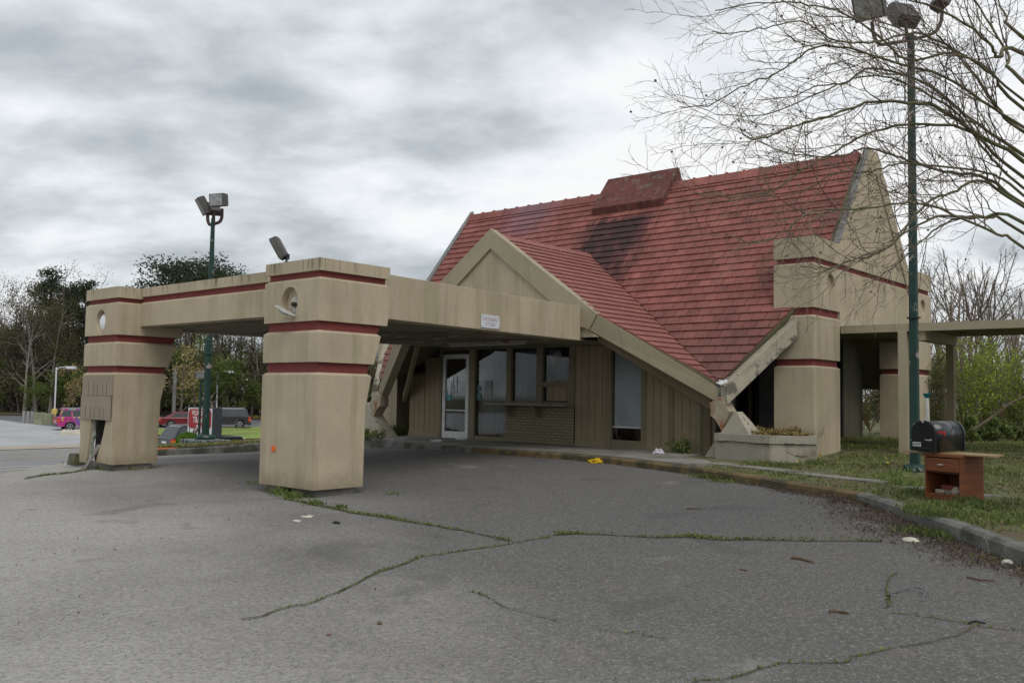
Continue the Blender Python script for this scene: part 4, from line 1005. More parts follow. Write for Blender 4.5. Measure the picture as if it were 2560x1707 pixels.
WK = thing('covered_walk', 'flat tan walkway roof on square posts leading away from the office', 'covered walkway', (-5, 18.9, -1.1))
o_ = (-5, 18.9, -1.1)
wy = 18.47
mb = MB(); mb.box(-7.19, 12.0, wy, wy + .06, 1.375, 1.53); local(mb, o_); mb.build('fascia', mat['fascia'], WK)
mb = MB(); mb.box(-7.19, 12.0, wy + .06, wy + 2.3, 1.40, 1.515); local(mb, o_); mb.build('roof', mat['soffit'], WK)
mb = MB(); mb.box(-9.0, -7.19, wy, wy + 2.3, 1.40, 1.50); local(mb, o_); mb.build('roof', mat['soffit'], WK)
A0 = P(2245, 825, 1, wy + .01)
for k, (x, y, col_) in enumerate(((-6.05, wy + .02, 0), (-6.05 + .0, wy + 2.05, 1))):
    pass
def post(name, x, y, w_, zb_, zt, m_):
    mb = MB(); mb.box(x - w_ / 2, x + w_ / 2, y, y + w_, zb_, zt); local(mb, o_); return mb.build(name, m_, WK, bevel=.006)
xp = P(2256, 900, 1, wy + .0).x
post('post', xp, wy - .02, .16, -1.3, 1.374, mat['fascia'])
q_ = P(2374, 900, 1, wy + 2.0); post('post', q_.x, wy + 2.0, .15, -1.3, 1.20, mat['siding'])
mb = MB(); mb.box(q_.x - .10, q_.x + .10, wy + .07, wy + 2.2, 1.20, 1.398); mb2 = mb; local(mb, o_); mb.build('cross_beam', mat['fascia'], WK)
post('post', 4.5, wy - .02, .16, -1.6, 1.374, mat['fascia'])

# ------------------------------------------------------------------ lamp posts
def green():
    return M('flaking dark green paint', (.012, .043, .034), .55, .2, 4, .2, 60, col2=(.30, .26, .25), c2scale=4.5, c2lo=.60, c2hi=.63, spec=.4)
mat['green'] = green(); mat['brownarm'] = M('rusty brown arm', (.10, .065, .06), .6, .3, 6, col2=(.035, .04, .04), c2scale=4)
def dep_of(p): return Vector(ROW[2]).dot(p)
def lamp_post(label, base, top_py, w_, heads, arms, square, group):
    t = thing('lamp_post', label, 'lamp post', base, 0, group); base = Vector(base); dp = dep_of(base)
    tp = None; z = base.z
    while True:                                             # height from the picture at this distance
        v = ray(0, 0); q = base + Vector((0, 0, z - base.z)); z += .02
        qq = Vector((Vector(ROW[0]).dot(q), Vector(ROW[1]).dot(q), Vector(ROW[2]).dot(q)))
        if 853.5 + F_PX * qq.y / qq.z <= top_py or z > 20: break
    Ht = z - base.z; mb = MB()
    if square:
        mb.loft([Vector((a_ * w_ / 2, b_ * w_ / 2, 0)) for a_, b_ in ((-1, -1), (1, -1), (1, 1), (-1, 1))], [Vector((a_ * w_ * .36, b_ * w_ * .36, Ht)) for a_, b_ in ((-1, -1), (1, -1), (1, 1), (-1, 1))])
        ob = mb.build('pole', mat['green'], t, bevel=.012)
        mb = MB(); u = Vector((.95, -.3, 0)) * w_ * .30; mb.tube([u + Vector((0, 0, 0)), u * .8 + Vector((0, 0, Ht))], w_ * .22, 6); mb.build('conduit', mat['green'], t)
        mb = MB(); mb.tube([(0, 0, Ht * .345), (0, 0, Ht * .345 + .02)], w_ * .85, 8); mb.build('clamp', mat['black'], t)
    else:
        mb.tube([(0, 0, 0), (0, 0, Ht * .62), (0, 0, Ht)], [w_ / 2, w_ * .40, w_ * .26], 10); mb.build('pole', mat['green'], t)
        mb = MB(); mb.tube([(0, 0, Ht * .38), (0, 0, Ht * .38 + .035)], w_ * .62, 12); mb.build('clamp', mat['green'], t)
    mb = MB(); mb.lathe([(w_ * 1.25, 0), (w_ * 1.3, .05), (w_ * 1.1, .10), (w_ * .7, .13), (w_ * .5, .14)], (0, 0, 0), n=16)
    for k in range(4): mb.lathe([(.035, 0), (.04, .05), (.02, .09)], (math.cos(k * PI / 2 + .5) * w_ * 1.1, math.sin(k * PI / 2 + .5) * w_ * 1.1, .03), n=8)
    mb.build('base', mat['green'], t, smooth=False)
    top = base + Vector((0, 0, Ht)); dt = dep_of(top)
    def loc(px, py, dd=0.0): return PD(px, py, dt + dd) - base
    for pts in arms:
        mb = MB(); rs = [loc(*q) for q in pts]; sm = []
        for i in range(len(rs) - 1):
            for k in range(4): sm.append(rs[i].lerp(rs[i + 1], k / 4))
        sm.append(rs[-1])
        for _ in range(2): sm = [sm[0]] + [(sm[i - 1] + sm[i] * 2 + sm[i + 1]) / 4 for i in range(1, len(sm) - 1)] + [sm[-1]]
        mb.tube(sm, w_ * .22, 8); mb.build('arm', mat['brownarm'], t, smooth=True)
    for (px, py, dd, aim, W_, H_, D_) in heads:
        flood_head(t, loc(px, py, dd), aim, W_, H_, D_, nm='lamp_head')
    return t, loc
Lb = P(513, 1100, 0, -22.0); Lb.z = isl_z(Lb.x, Lb.y) + .13
rv, fv = Vector((ROW[0][0], ROW[0][1], 0)).normalized(), Vector((ROW[2][0], ROW[2][1], 0)).normalized()
lamp_post('tall flaking green lamp post with three floodlights beyond the canopy beam', Lb, 548, .20,
          [(509, 514, 0, rv * -.62 - fv * .35 + Vector((0, 0, -.40)), .40, .48, .20), (548, 501, -.2, -fv * .9 + rv * -.35 + Vector((0, 0, -.12)), .46, .34, .26), (533, 522, .35, fv * .8 + rv * -.3 + Vector((0, 0, -.55)), .38, .34, .2)],
          [[(534, 560), (524, 563), (519, 552), (519, 530)], [(534, 560), (549, 556), (555, 545), (555, 522)], [(534, 565), (534, 540), (533, 532)]], False, 'green floodlight posts')
mb = MB(); mb.box(-.55, .55, -.42, .42, -.35, 0.0)
fo = mb.build('footing', M('painted footing', (.20, .24, .22), .9, .2, 4, .5, 20, col2=(.06, .07, .07), c2scale=7, c2lo=.48, c2hi=.55), None, bevel=.03)
fo.location = (Lb.x, Lb.y, Lb.z - .002); tag(fo, 'grey and green concrete footing under the tall lamp post on the grass island', 'footing')
Rb = Vector((-4.896, 15.70, lawn_z(-4.896, 15.70)))
t, loc = lamp_post('tall flaking green lamp post behind the mailbox and bare branches', Rb, 92, .135,
          [(2174, 8, -.2, -fv * .6 - rv * .5 + Vector((0, 0, -.45)), .50, .52, .25), (2258, 38, .3, fv * .7 + rv * -.2 + Vector((0, 0, -.5)), .46, .42, .24), (2358, -8, .1, rv * .8 + Vector((0, 0, -.4)), .4, .4, .22)],
          [[(2267, 102), (2235, 108), (2198, 114), (2184, 92), (2180, 55)], [(2267, 102), (2300, 95), (2340, 82), (2354, 55), (2356, 12)], [(2267, 100), (2266, 75), (2262, 55)]], True, 'green floodlight posts')
# small post with one square lamp on the island
sb = PD(497, 1104, dep_of(Lb) + 1.2); sb.z = isl_z(sb.x, sb.y)
t = thing('lamp_post', 'short thin green post carrying one square floodlight by the motel sign', 'lamp post', sb)
hh = P(497, 950, 0, sb.x).z - sb.z; dd_ = dep_of(sb); ht = PD(497, 950, dd_).z - sb.z
mb = MB(); mb.tube([(0, 0, -.1), (0, 0, ht)], .035, 8); mb.build('pole', mat['green'], t)
flood_head(t, Vector((-.02, 0, ht + .14)), -fv * .8 + rv * .3 + Vector((0, 0, -.25)), .30, .17, .18, nm='lamp_head')
# white car park lamps
mat['whitepole'] = M('white painted pole', (.62, .63, .66), .4, .05, 3)
def lot_lamp(label, px, base_py, top_py, arms, foot):
    b = G(px, base_py); t = thing('lot_lamp', label, 'lamp post', b, 0, 'white lamp posts of the far parking lot'); dp = dep_of(b); k = dp / F_PX
    H_ = PD(px, top_py, dp).z - b.z; mb = MB(); mb.tube([(0, 0, 0), (0, 0, H_)], .075, 8); mb.build('pole', mat['whitepole'], t)
    for (s_, ln) in arms:
        mb = MB(); mb.tube([(0, 0, H_ - .3), rv * s_ * .3 + Vector((0, 0, H_ - .02)), rv * s_ * ln + Vector((0, 0, H_))], .045, 6); ar = mb.build('arm', mat['whitepole'], t)
        mb = MB(); c = rv * s_ * (ln + .5) + Vector((0, 0, H_ - .05)); mb.obox(c, rv, fv, (0, 0, 1), .40, .28, .13); mb.build('lamp_head', mat['whitepole'], ar, bevel=.05)
    if foot:
        mb = MB(); mb.lathe([(.38, 0), (.34, .7), (.26, 1.3), (.1, 1.4)], (0, 0, 0), n=8); mb.build('footing', M('yellow footing', (.55, .40, .12), .8, .15, 2, col2=(.3, .27, .2), c2scale=.8), t)
lot_lamp('white lamp post with one head and yellow footing left of the pink vehicle', 135, 1058, 917, [(1, .9)], True)
lot_lamp('white lamp post with two heads beyond the black sport utility vehicle', 540, 1052, 928, [(-1, .8), (1, .8)], False)
up_ = G(433, 1066); t = tag(MB().build('utility_pole', None), 'weathered grey wooden pole stub behind the black parked vehicle', 'pole'); bpy.data.objects.remove(t)
mb = MB(); kk = dep_of(up_) / F_PX; mb.tube([(0, 0, 0), (0, 0, PD(433, 925, dep_of(up_)).z - up_.z)], 4.6 * kk, 8)
t = mb.build('utility_pole', M('weathered pole wood', (.17, .165, .155), .9, .2, 2), None); t.location = up_; tag(t, 'weathered grey wooden pole rising behind the black off-road vehicle', 'pole')
for k, px in enumerate((59, 69, 79)):
    b = G(px, 1059); mb = MB(); mb.tube([(0, 0, 0), (0, 0, 31 * dep_of(b) / F_PX)], .14, 6); t = mb.build('bollard', M('grey bollard paint', (.30, .30, .30), .7), None); t.location = b
    tag(t, ('leftmost', 'middle', 'rightmost')[k] + ' of three thin grey posts at the edge of the far lot', 'post', 'grey posts in the far lot')
b = G(108, 1061); k = dep_of(b) / F_PX
t = thing('concrete_barrier', 'mossy pale concrete block wall between the grey posts and the white lamp post', 'barrier', b)
for x0, x1, h_ in ((-21, 4, 30), (4.4, 23, 27)):
    mb = MB(); c = rv * (x0 + x1) / 2 * k + Vector((0, 0, h_ * k / 2)); mb.obox(c, rv, fv, (0, 0, 1), (x1 - x0) / 2 * k, .35, h_ * k / 2); mb.build('block', M('mossy concrete', (.24, .25, .16), .9, .15, 1, col2=(.36, .34, .27), c2scale=.5), t, bevel=.05)

# ------------------------------------------------------------------ motel sign
sg = PD(498, 1104, 36.0); sg.z = T(sg.x, sg.y)
t = thing('motel_sign', 'red and white box sign reading WILLIAMSBURG TRAVEL INN by the road', 'sign', sg)
zt, zb_ = PD(498, 1018, 36).z - sg.z, PD(498, 1091, 36).z - sg.z; xw = .92
mb = MB(); mb.box(-xw, xw, 0, .42, zb_, zt); cab = mb.build('cabinet', M('dark grey cabinet', (.045, .055, .06), .5, .1, 2), t, bevel=.01)
mb = MB(); mb.box(-xw + .03, xw - .03, -.012, -.002, zb_ + .02, zt - .03); fc_ = mb.build('face', M('white sign face', (.72, .72, .74), .4, .04, 2), t)
hz = zt - zb_; r0, r1 = zb_ + hz * .27, zt - .07
mb = MB(); ch = .12; mb.prism([(-xw + .07 + ch, r0), (xw - .07 - ch, r0), (xw - .07, r0 + ch), (xw - .07, r1 - ch), (xw - .07 - ch, r1), (-xw + .07 + ch, r1), (-xw + .07, r1 - ch), (-xw + .07, r0 + ch)], 'y', -.018, -.013)
mb.build('red_field', M('red sign field', (.36, .02, .02), .4, .04, 2), fc_)
sw_ = M('white sign lettering', (.75, .75, .75), .5)
for s_, z_, h_, w_ in (('WILLIAMSBURG', r1 - .245, .19, .63), ('TRAVEL', r1 - .54, .24, .85), ('INN', r1 - .86, .24, .85)): text(s_, 'lettering', (0, -.019, z_), (1, 0, 0), (0, 0, 1), h_, sw_, fc_, w_, bold=.012)
mb = MB(); mb.box(-.5, .5, .08, .34, -.2, zb_); mb.build('base', mat['concrete'], t)

# ------------------------------------------------------------------ vehicles
mat['carglass'] = M('car glass', (.03, .035, .04), .06, .1, 2, spec=.8)
mat['chrome'] = M('chrome', (.6, .6, .62), .2, .05, 4, metal=.9)
mat['redlamp'] = M('red lamp', (.55, .02, .015), .3); mat['orangelamp'] = M('orange lamp', (.75, .22, .02), .3); mat['clearlamp'] = M('clear lamp', (.7, .7, .72), .15)
def car(name, label, cat, loc, heading, Lc, Wc, Hc, body, paint, wheel_r=.36, kind='suv', group=None, extra=None):
    """x forward, y left; body: dict of side profile numbers"""
    t = thing(name, label, cat, loc, heading, group)
    hb = body['belt']; hl = Lc / 2; f_ = body['hood']; gr = body['clear']
    ax_f, ax_r = hl - body['fo'], -hl + body['ro']; wr = wheel_r
    def arch(xc): return [(xc + (wr + .07) * math.cos(a_), max(gr, wr + (wr + .07) * math.sin(a_))) for a_ in np.linspace(0, PI, 9)]
    low = [(hl - .05, gr + .05)] + arch(ax_f) + arch(ax_r) + [(-hl + .04, gr + .08), (-hl, gr + .35), (-hl + .05, hb)]
    low += [(-hl + .1, hb + .02)] + ([(body['cab1'] - hl, hb + .02)] if 'cab1' in body else [])
    low += [(hl - body['cowl'], hb + .03), (hl - .25, f_), (hl - .03, f_ - .18), (hl, gr + .3)]
    mb = MB()
    def sec(y, s_, drop): return [Vector((x * s_, y, z - (drop if z > hb - .1 else 0))) for x, z in low]
    rings = [sec(-Wc / 2, .985, .06), sec(-Wc / 2 * .97, 1, .02), sec(-Wc / 2 * .8, 1, 0), sec(Wc / 2 * .8, 1, 0), sec(Wc / 2 * .97, 1, .02), sec(Wc / 2, .985, .06)]
    n = len(low)
    for A, B2 in zip(rings, rings[1:]): mb.loft(A, B2, caps=False)
    mb.face(rings[0][::-1]); mb.face(rings[-1])
    bd = mb.build('body', paint, t, weld=True)
    cab = body['cab']                                       # bottom rear x, bottom front x, top rear x, top front x, as distances from the rear
    xr, xf, tr, tf = [c - hl for c in cab]; wb, wt = Wc / 2 * .96, Wc / 2 * .80
    Bt = [Vector((xr, -wb, hb)), Vector((xf, -wb, hb)), Vector((xf, wb, hb)), Vector((xr, wb, hb))]; Tp = [Vector((tr, -wt, Hc - .05)), Vector((tf, -wt, Hc - .05)), Vector((tf, wt, Hc - .05)), Vector((tr, wt, Hc - .05))]
    T2 = [Vector((tr + .12, -wt * .85, Hc)), Vector((tf - .12, -wt * .85, Hc)), Vector((tf - .12, wt * .85, Hc)), Vector((tr + .12, wt * .85, Hc))]
    mb = MB(); mb.loft(Bt, Tp, caps=False); mb.loft(Tp, T2, caps=False); mb.face(T2); cb_ = mb.build('cabin', paint, t, weld=True)
    def quad_on(a_, b_, c_, d_, u0, u1, v0, v1, lift):
        def pt(u, v): return a_.lerp(b_, u).lerp(d_.lerp(c_, u), v)
        nn = (b_ - a_).cross(d_ - a_).normalized() * lift; q = [pt(u0, v0), pt(u1, v0), pt(u1, v1), pt(u0, v1)]
        return q, [x + nn for x in q]
    for s_ in (0, 1):
        a_, b_, c_, d_ = (Bt[0], Bt[1], Tp[1], Tp[0]) if s_ == 0 else (Bt[2], Bt[3], Tp[3], Tp[2])
        for (u0, u1) in (body['win'] if s_ == 0 else [(1 - q[1], 1 - q[0]) for q in body['win']]):
            mb = MB(); A, B2 = quad_on(a_, b_, c_, d_, u0, u1, .10, .88, .012); mb.loft(A, B2); mb.build('window', mat['carglass'], t)
    for (a_, b_, c_, d_, nm) in ((Bt[1], Bt[2], Tp[2], Tp[1], 'windscreen'), (Bt[3], Bt[0], Tp[0], Tp[3], 'rear_window')):
        mb = MB(); A, B2 = quad_on(a_, b_, c_, d_, .07, .93, .10, .92, .012); mb.loft(A, B2); mb.build(nm, mat['carglass'], t)
    for xc in (ax_f, ax_r):
        for s_ in (-1, 1):
            mb = MB(); mb.lathe([(wr * .6, 0), (wr * .95, 0), (wr, .04), (wr, .18), (wr * .95, .22), (wr * .3, .22)], (xc, s_ * (Wc / 2 - .20), wr), (0, s_, 0), 20)
            wh = mb.build('wheel', mat['rubber'], t)
            mb = MB(); c = Vector((xc, s_ * (Wc / 2 + .022), wr))
            mb.lathe([(0, -.03), (wr * .66, -.03), (wr * .66, .0), (wr * .60, .004), (wr * .60, -.02), (0, -.02)], c, (0, s_, 0), 18)
            for k in range(5):
                a_ = 2 * PI * k / 5 + .3; mb.obox(c + Vector((math.cos(a_), 0, math.sin(a_))) * wr * .3, (math.cos(a_), 0, math.sin(a_)), (-math.sin(a_), 0, math.cos(a_)), (0, 1, 0), wr * .3, wr * .07, .012)
            mb.build('rim', mat['chrome'], wh)
    for s_ in (-1, 1):
        mb = MB(); mb.box(-hl - .012, -hl + .18, s_ * (Wc / 2 - .09) - .10, s_ * (Wc / 2 - .09) + .10, gr + .42, hb - .06); tl = mb.build('tail_lamp', mat['redlamp'], t, bevel=.02)
        mb = MB(); mb.box(-hl - .016, -hl + .184, s_ * (Wc / 2 - .09) - .104, s_ * (Wc / 2 - .09) + .104, gr + .52, gr + .60); mb.build('indicator', mat['orangelamp'], tl)
        mb = MB(); mb.box(hl - .22, hl + .01, s_ * (Wc / 2 - .22) - .18, s_ * (Wc / 2 - .22) + .19, f_ - .26, f_ - .12); mb.build('headlight', mat['clearlamp'], t, bevel=.02)
    mb = MB(); mb.box(-hl - .06, -hl + .1, -Wc / 2 + .05, Wc / 2 - .05, gr + .08, gr + .26); mb.build('bumper', extra or mat['black'], t, bevel=.02)
    mb = MB(); mb.box(-hl - .02, -hl + .0, -.24, .24, gr + .42, gr + .55); mb.build('number_plate', mat['white'], t)
    mb = MB()
    for s_ in (-1, 1): mb.box(tr + .2, tf - .3, s_ * (wt - .1) - .02, s_ * (wt - .1) + .02, Hc + .0, Hc + .06)
    if kind == 'suv': mb.build('roof_rail', mat['chrome'], t)
    return t
HX = math.atan2(rv.y, rv.x)          # heading of a vehicle that drives to the right in the picture
SUVB = dict(belt=1.12, hood=1.08, clear=.30, fo=.85, ro=.95, cowl=1.35, cab=(.12, 3.55, .35, 2.85), win=((.04, .27), (.31, .56), (.60, .88)))
# painted pink vehicle
def funky(t, tc, cur, mixc, step):
    v = noise_(t, tc.outputs['Object'], 1.7, 2, .5, .6); sp = t.nodes.new('ShaderNodeSeparateXYZ'); t.links.new(tc.outputs['Object'], sp.inputs[0])
    xf_ = step(math_(t, 'ADD', sp.outputs[0], math_(t, 'MULTIPLY', v, .8)), -.9, .3)
    cur = mixc(xf_, cur, (.03, .14, .36)); cur = mixc(step(noise_(t, tc.outputs['Object'], 2.3, 2, .5, 1.0), .60, .63), cur, (.55, .5, .05))
    return mixc(step(noise_(t, tc.outputs['Object'], 2.9, 2, .5, .8), .63, .66), cur, (.03, .35, .30))
fp = M('pink car paint with bright patterns', (.42, .03, .20), .3, .05, 2, grime=funky, coat=.5)
b = G(196, 1078); car('parked_car', 'pink sport utility vehicle painted with blue and yellow patterns in the far lot', 'car', b + rv * -.2 + fv * 1.6, HX + R(36), 4.6, 1.9, 1.85, SUVB, fp, .37, extra=mat['lampgrey'])
b = G(580, 1073); car('parked_car', 'dark grey sport utility vehicle with chrome trim behind the motel sign', 'car', b - rv * 1.3 + fv * 1.0, HX + PI + R(15), 5.2, 2.05, 1.9, dict(SUVB, belt=1.18, hood=1.15, cab=(.12, 3.9, .4, 3.2)), M('dark grey car paint', (.035, .03, .035), .25, .1, 2, coat=.6), .42, extra=mat['black'])
SED = dict(belt=.95, hood=.92, clear=.22, fo=.9, ro=1.05, cowl=1.45, cab=(.35, 3.65, 1.35, 2.7), win=((.18, .52), (.55, .82)))
b = G(468, 1071); car('parked_car', 'dark red saloon car parked left of the motel sign', 'car', b - rv * .6 + fv * 1.5, HX + R(22), 4.9, 1.85, 1.5, SED, M('dark red car paint', (.16, .012, .02), .25, .1, 2, coat=.6), .35, 'sedan')
b = G(395, 1071); car('parked_car', 'white car partly hidden behind the left canopy pillar', 'car', b - rv * 2.5 + fv * 2.5, HX + R(22), 4.7, 1.85, 1.55, SED, M('white car paint', (.62, .64, .68), .25, .05, 2, coat=.6), .35, 'sedan')
# black off-road vehicle on the road, driving away to the right
d0 = P(400, 1100, 0, -48.6); jb = Vector((-48.7, d0.y + 2.6, T(-48.7, d0.y)))
car('parked_car', 'black boxy off-road vehicle on the street behind the orange barrier', 'car', jb, R(90), 4.6, 1.85, 1.72, dict(SUVB, belt=1.05, hood=1.08, cab=(.15, 3.2, .55, 2.65)), M('black car paint', (.012, .012, .015), .25, .1, 2, coat=.6), .36, extra=mat['black'])
b = P(2545, 1062, 1, 46); b.z = lawn_z(b.x, b.y); car('parked_car', 'dark red car glimpsed through the green bushes on the right', 'car', b + rv * 1.2, HX, 4.6, 1.8, 1.45, SED, M('crimson car paint', (.20, .01, .03), .25, .1, 2, coat=.6), .34, 'sedan')
b = P(2440, 1050, 1, 50); b.z = lawn_z(b.x, b.y); car('parked_car', 'white car glimpsed through the green bushes on the right', 'car', b, HX, 4.8, 1.85, 1.7, SUVB, M('white paint', (.6, .6, .62), .3, .05, 2), .35)
# orange barrier by the driveway mouth
a_ = P(395, 1124, 0, -33.5); b_ = P(452, 1121, 0, -31.5)
mb = MB(); o1 = Vector((-36.2, 15.4, 0)); 
q0, q1 = PD(380, 1125, 33.0), PD(450, 1122, 33.0); 
dv = (q1 - q0); dv.z = 0; ln = dv.length; dv.normalize(); nv_ = Vector((-dv.y, dv.x, 0)); zt_ = PD(415, 1110, 33).z; zb2 = zt_ - .55
c = (q0 + q1) / 2; base = Vector((c.x, c.y, zb2))
mb.loft([Vector((0, 0, 0)) + dv * s_ * ln / 2 + nv_ * w_ for s_, w_ in ((-1, -.22), (1, -.22), (1, .22), (-1, .22))], [Vector((0, 0, .2)) + dv * s_ * ln / 2 + nv_ * w_ for s_, w_ in ((-1, -.14), (1, -.14), (1, .14), (-1, .14))])
mb.loft([Vector((0, 0, .2)) + dv * s_ * ln / 2 + nv_ * w_ for s_, w_ in ((-1, -.14), (1, -.14), (1, .14), (-1, .14))], [Vector((0, 0, .55)) + dv * s_ * ln / 2 + nv_ * w_ for s_, w_ in ((-1, -.07), (1, -.07), (1, .07), (-1, .07))])
t = mb.build('orange_barrier', M('orange plastic', (.70, .16, .04), .5, .06, 2), None, weld=True, bevel=.02); t.location = base; tag(t, 'low orange plastic barrier in front of the black off-road vehicle', 'barrier')
b = G(642, 1046); mb = MB(); mb.obox((0, 0, .15), rv, fv, (0, 0, 1), 2.2, .25, .2); t = mb.build('kerb_block', M('yellow kerb paint', (.60, .45, .10), .8), None, bevel=.03); t.location = b; tag(t, 'yellow painted kerb block at the back of the far lot', 'kerb block')
# ------------------------------------------------------------------ plants
class LF:                            # many small leaf faces
    def __init__(s): s.v = []; s.t = []; s.k = 4
    def quads(s, cen, size, rng, elong=1.0, up=0.0, asp=.5, tint=.5, tv=.25):
        n = len(cen); cen = np.asarray(cen, float)
        a = rng.normal(size=(n, 3)); a[:, 2] = a[:, 2] * (1 - up) + up * 1.2; a /= np.linalg.norm(a, axis=1)[:, None] + 1e-9
        b = rng.normal(size=(n, 3)); b -= (b * a).sum(1)[:, None] * a; b /= np.linalg.norm(b, axis=1)[:, None] + 1e-9
        sz = (size * rng.uniform(.6, 1.4, n))[:, None]
        A, B_ = a * sz * elong, b * sz * asp
        s.v.append(np.stack([cen - A * .5, cen + B_ * .5, cen + A * .6, cen - B_ * .5], 1))
        s.t.append(np.clip(rng.normal(tint, tv, n), 0, 1))
    def build(s, name, m_, parent=None):
        v = np.concatenate(s.v).reshape(-1, 3); n = len(v) // 4; me = bpy.data.meshes.new(name)
        me.vertices.add(n * 4); me.vertices.foreach_set('co', v.ravel()); me.loops.add(n * 4); me.loops.foreach_set('vertex_index', np.arange(n * 4, dtype=np.int32))
        me.polygons.add(n); me.polygons.foreach_set('loop_start', np.arange(0, n * 4, 4, dtype=np.int32)); me.polygons.foreach_set('loop_total', np.full(n, 4, dtype=np.int32))
        me.update(); at = me.attributes.new('tint', 'FLOAT', 'FACE'); at.data.foreach_set('value', np.concatenate(s.t).astype(np.float32))
        me.materials.append(m_); o = bpy.data.objects.new(name, me); C.objects.link(o)
        if parent: o.parent = parent
        return o
def rwalk(p, d, L_, n, wig, bend, rng):
    pts = [Vector(p)]; d = Vector(d).normalized(); st = L_ / n
    for i in range(n):
        d = (d + Vector((rng.gauss(0, wig), rng.gauss(0, wig), rng.gauss(0, wig) + bend))).normalized(); pts.append(pts[-1] + d * st)
    return pts
def side(d, ang, rng):
    d = Vector(d).normalized(); q = d.orthogonal().normalized(); q.rotate(Matrix.Rotation(rng.uniform(0, 2 * PI), 3, d)); return (d * math.cos(ang) + q * math.sin(ang)).normalized()
def sub(mb, pts, r0, r1, rng, lev, spec, ends):
    """recursive side branches. spec: per level (spacing, len, ang, n, wig, bend, radius)"""
    n = len(pts); mb.tube(pts, [r0 + (r1 - r0) * (i / (n - 1)) for i in range(n)], 5 if r0 > .05 else (4 if r0 > .012 else 3), cap=False)
    if lev >= len(spec): ends.append(pts[-1]); return
    sp, ln, ang, k, wig, bend, rad = spec[lev]; L_ = sum((b - a).length for a, b in zip(pts, pts[1:])); s_ = sp * rng.uniform(.6, 1.4) + L_ * .12
    while s_ < L_:
        f_ = s_ / L_ * (n - 1); i = min(n - 2, int(f_)); p = pts[i].lerp(pts[i + 1], f_ - i); d = (pts[i + 1] - pts[i])
        l2 = ln * rng.uniform(.55, 1.35) * (1.1 - .55 * s_ / L_)
        sub(mb, rwalk(p, side(d, ang * rng.uniform(.7, 1.2), rng), l2, k, wig, bend, rng), min(rad, r0 * .7), rad * .35, rng, lev + 1, spec, ends)
        s_ += sp * rng.uniform(.6, 1.4)
    ends.append(pts[-1])
nr = np.random.default_rng(11)
def bare_proto(seed, H_, spread, spec, trunk_r, leaf=None, leafn=0, leafsize=.2, leafspread=.5, m_=None, lowest=.25, nl=9, bendm=.03, name='tree', minh=0):
    rng = random.Random(seed); mb = MB(); ends = []
    root = thing(name, 'x', 'tree', (0, 0, 0))
    tr = rwalk((0, 0, -.3), (rng.uniform(-.1, .1), rng.uniform(-.1, .1), 1), H_ * .8, 8, .07, .03, rng)
    mb.tube(tr, [trunk_r * (1 - .85 * i / 8) for i in range(9)], 6, cap=False)
    for k in range(nl):
        f_ = lowest + (1 - lowest) * (k + rng.random()) / nl; i = min(7, int(f_ * 8)); p = tr[i].lerp(tr[i + 1], f_ * 8 - i)
        a_ = rng.uniform(0, 2 * PI); el_ = R(rng.uniform(25, 65)); d = Vector((math.cos(a_) * math.cos(el_), math.sin(a_) * math.cos(el_), math.sin(el_)))
        sub(mb, rwalk(p, d, spread * rng.uniform(.7, 1.2) * (1.15 - .5 * f_), 6, .12, bendm, rng), trunk_r * .45 * (1.2 - f_), .015, rng, 0, spec, ends)
    mb.build('trunk', m_ or mat['darkbark'], root)
    if leaf:
        lf = LF(); e_ = [q for q in ends if q.z > minh]; idx = nr.integers(0, len(e_), leafn); c = np.array([e_[i] for i in idx]) + nr.normal(size=(leafn, 3)) * leafspread
        lf.quads(c, leafsize, nr, tint=.5, tv=.3); lf.build('crown', leaf, root)
    return root
def pine_proto(seed, H_, cr, fr=.45, n_cl=70, name='pine_tree', flat=.55):
    rng = random.Random(seed); root = thing(name, 'x', 'tree', (0, 0, 0)); mb = MB()
    tr = rwalk((0, 0, -.3), (0, 0, 1), H_ * .96, 8, .05, .03, rng); mb.tube(tr, [.30 * (1 - .75 * i / 8) for i in range(9)], 7, cap=False); lf = LF()
    for k in range(n_cl):
        f_ = fr + (1 - fr) * (k / n_cl) ** .8; i = min(7, int(f_ * 8)); p = tr[i].lerp(tr[i + 1], f_ * 8 - i); a_ = rng.uniform(0, 2 * PI)
        env = math.sin(PI * min(1, (f_ - fr) / (1 - fr) * .72 + .22)) ** .6; rr_ = cr * env * rng.uniform(.35, 1.0)
        q = p + Vector((math.cos(a_) * rr_, math.sin(a_) * rr_, rng.uniform(-.2, .9) + rr_ * .12)); mb.tube([p - Vector((0, 0, rr_ * .25)), p.lerp(q, .5), q], [.07, .045, .02], 4, cap=False)
        s_ = rng.uniform(.55, 1.0) * cr * .24; c = np.clip(nr.normal(size=(95, 3)), -1.5, 1.5) * (s_, s_, s_ * flat) + np.array(q); lf.quads(c, .26, nr, asp=.5, tint=.5 + .25 * rng.uniform(-1, 1), tv=.22)
    mb.build('trunk', mat['darkbark'], root); lf.build('crown', mat['pine'], root); return root
def put(root, p, s_, rz, label, group=None, first=False, cat=None):
    o = root if first else copy_tree(root); o.location = p; o.scale = (s_, s_, s_); o.rotation_euler = (0, 0, rz); o['label'] = label
    if group: o['group'] = group
    elif 'group' in o: del o['group']
    if cat: o['category'] = cat
    return o
def far(px, dep, z=None):
    v = ray(px, 980); p = v * dep; p.z = T(p.x, p.y) + .05 if p.x < -22 else lawn_z(p.x, p.y); return p
FS = [(1.3, 2.2, .8, 4, .16, .02, .03), (.55, 1.0, .8, 3, .2, .02, .02)]
pineA = pine_proto(1, 16, 2.9, .42, 66); pineB = pine_proto(2, 15, 2.5, .50, 52); pineC = pine_proto(3, 15.5, 4.3, .58, 62, flat=.42)
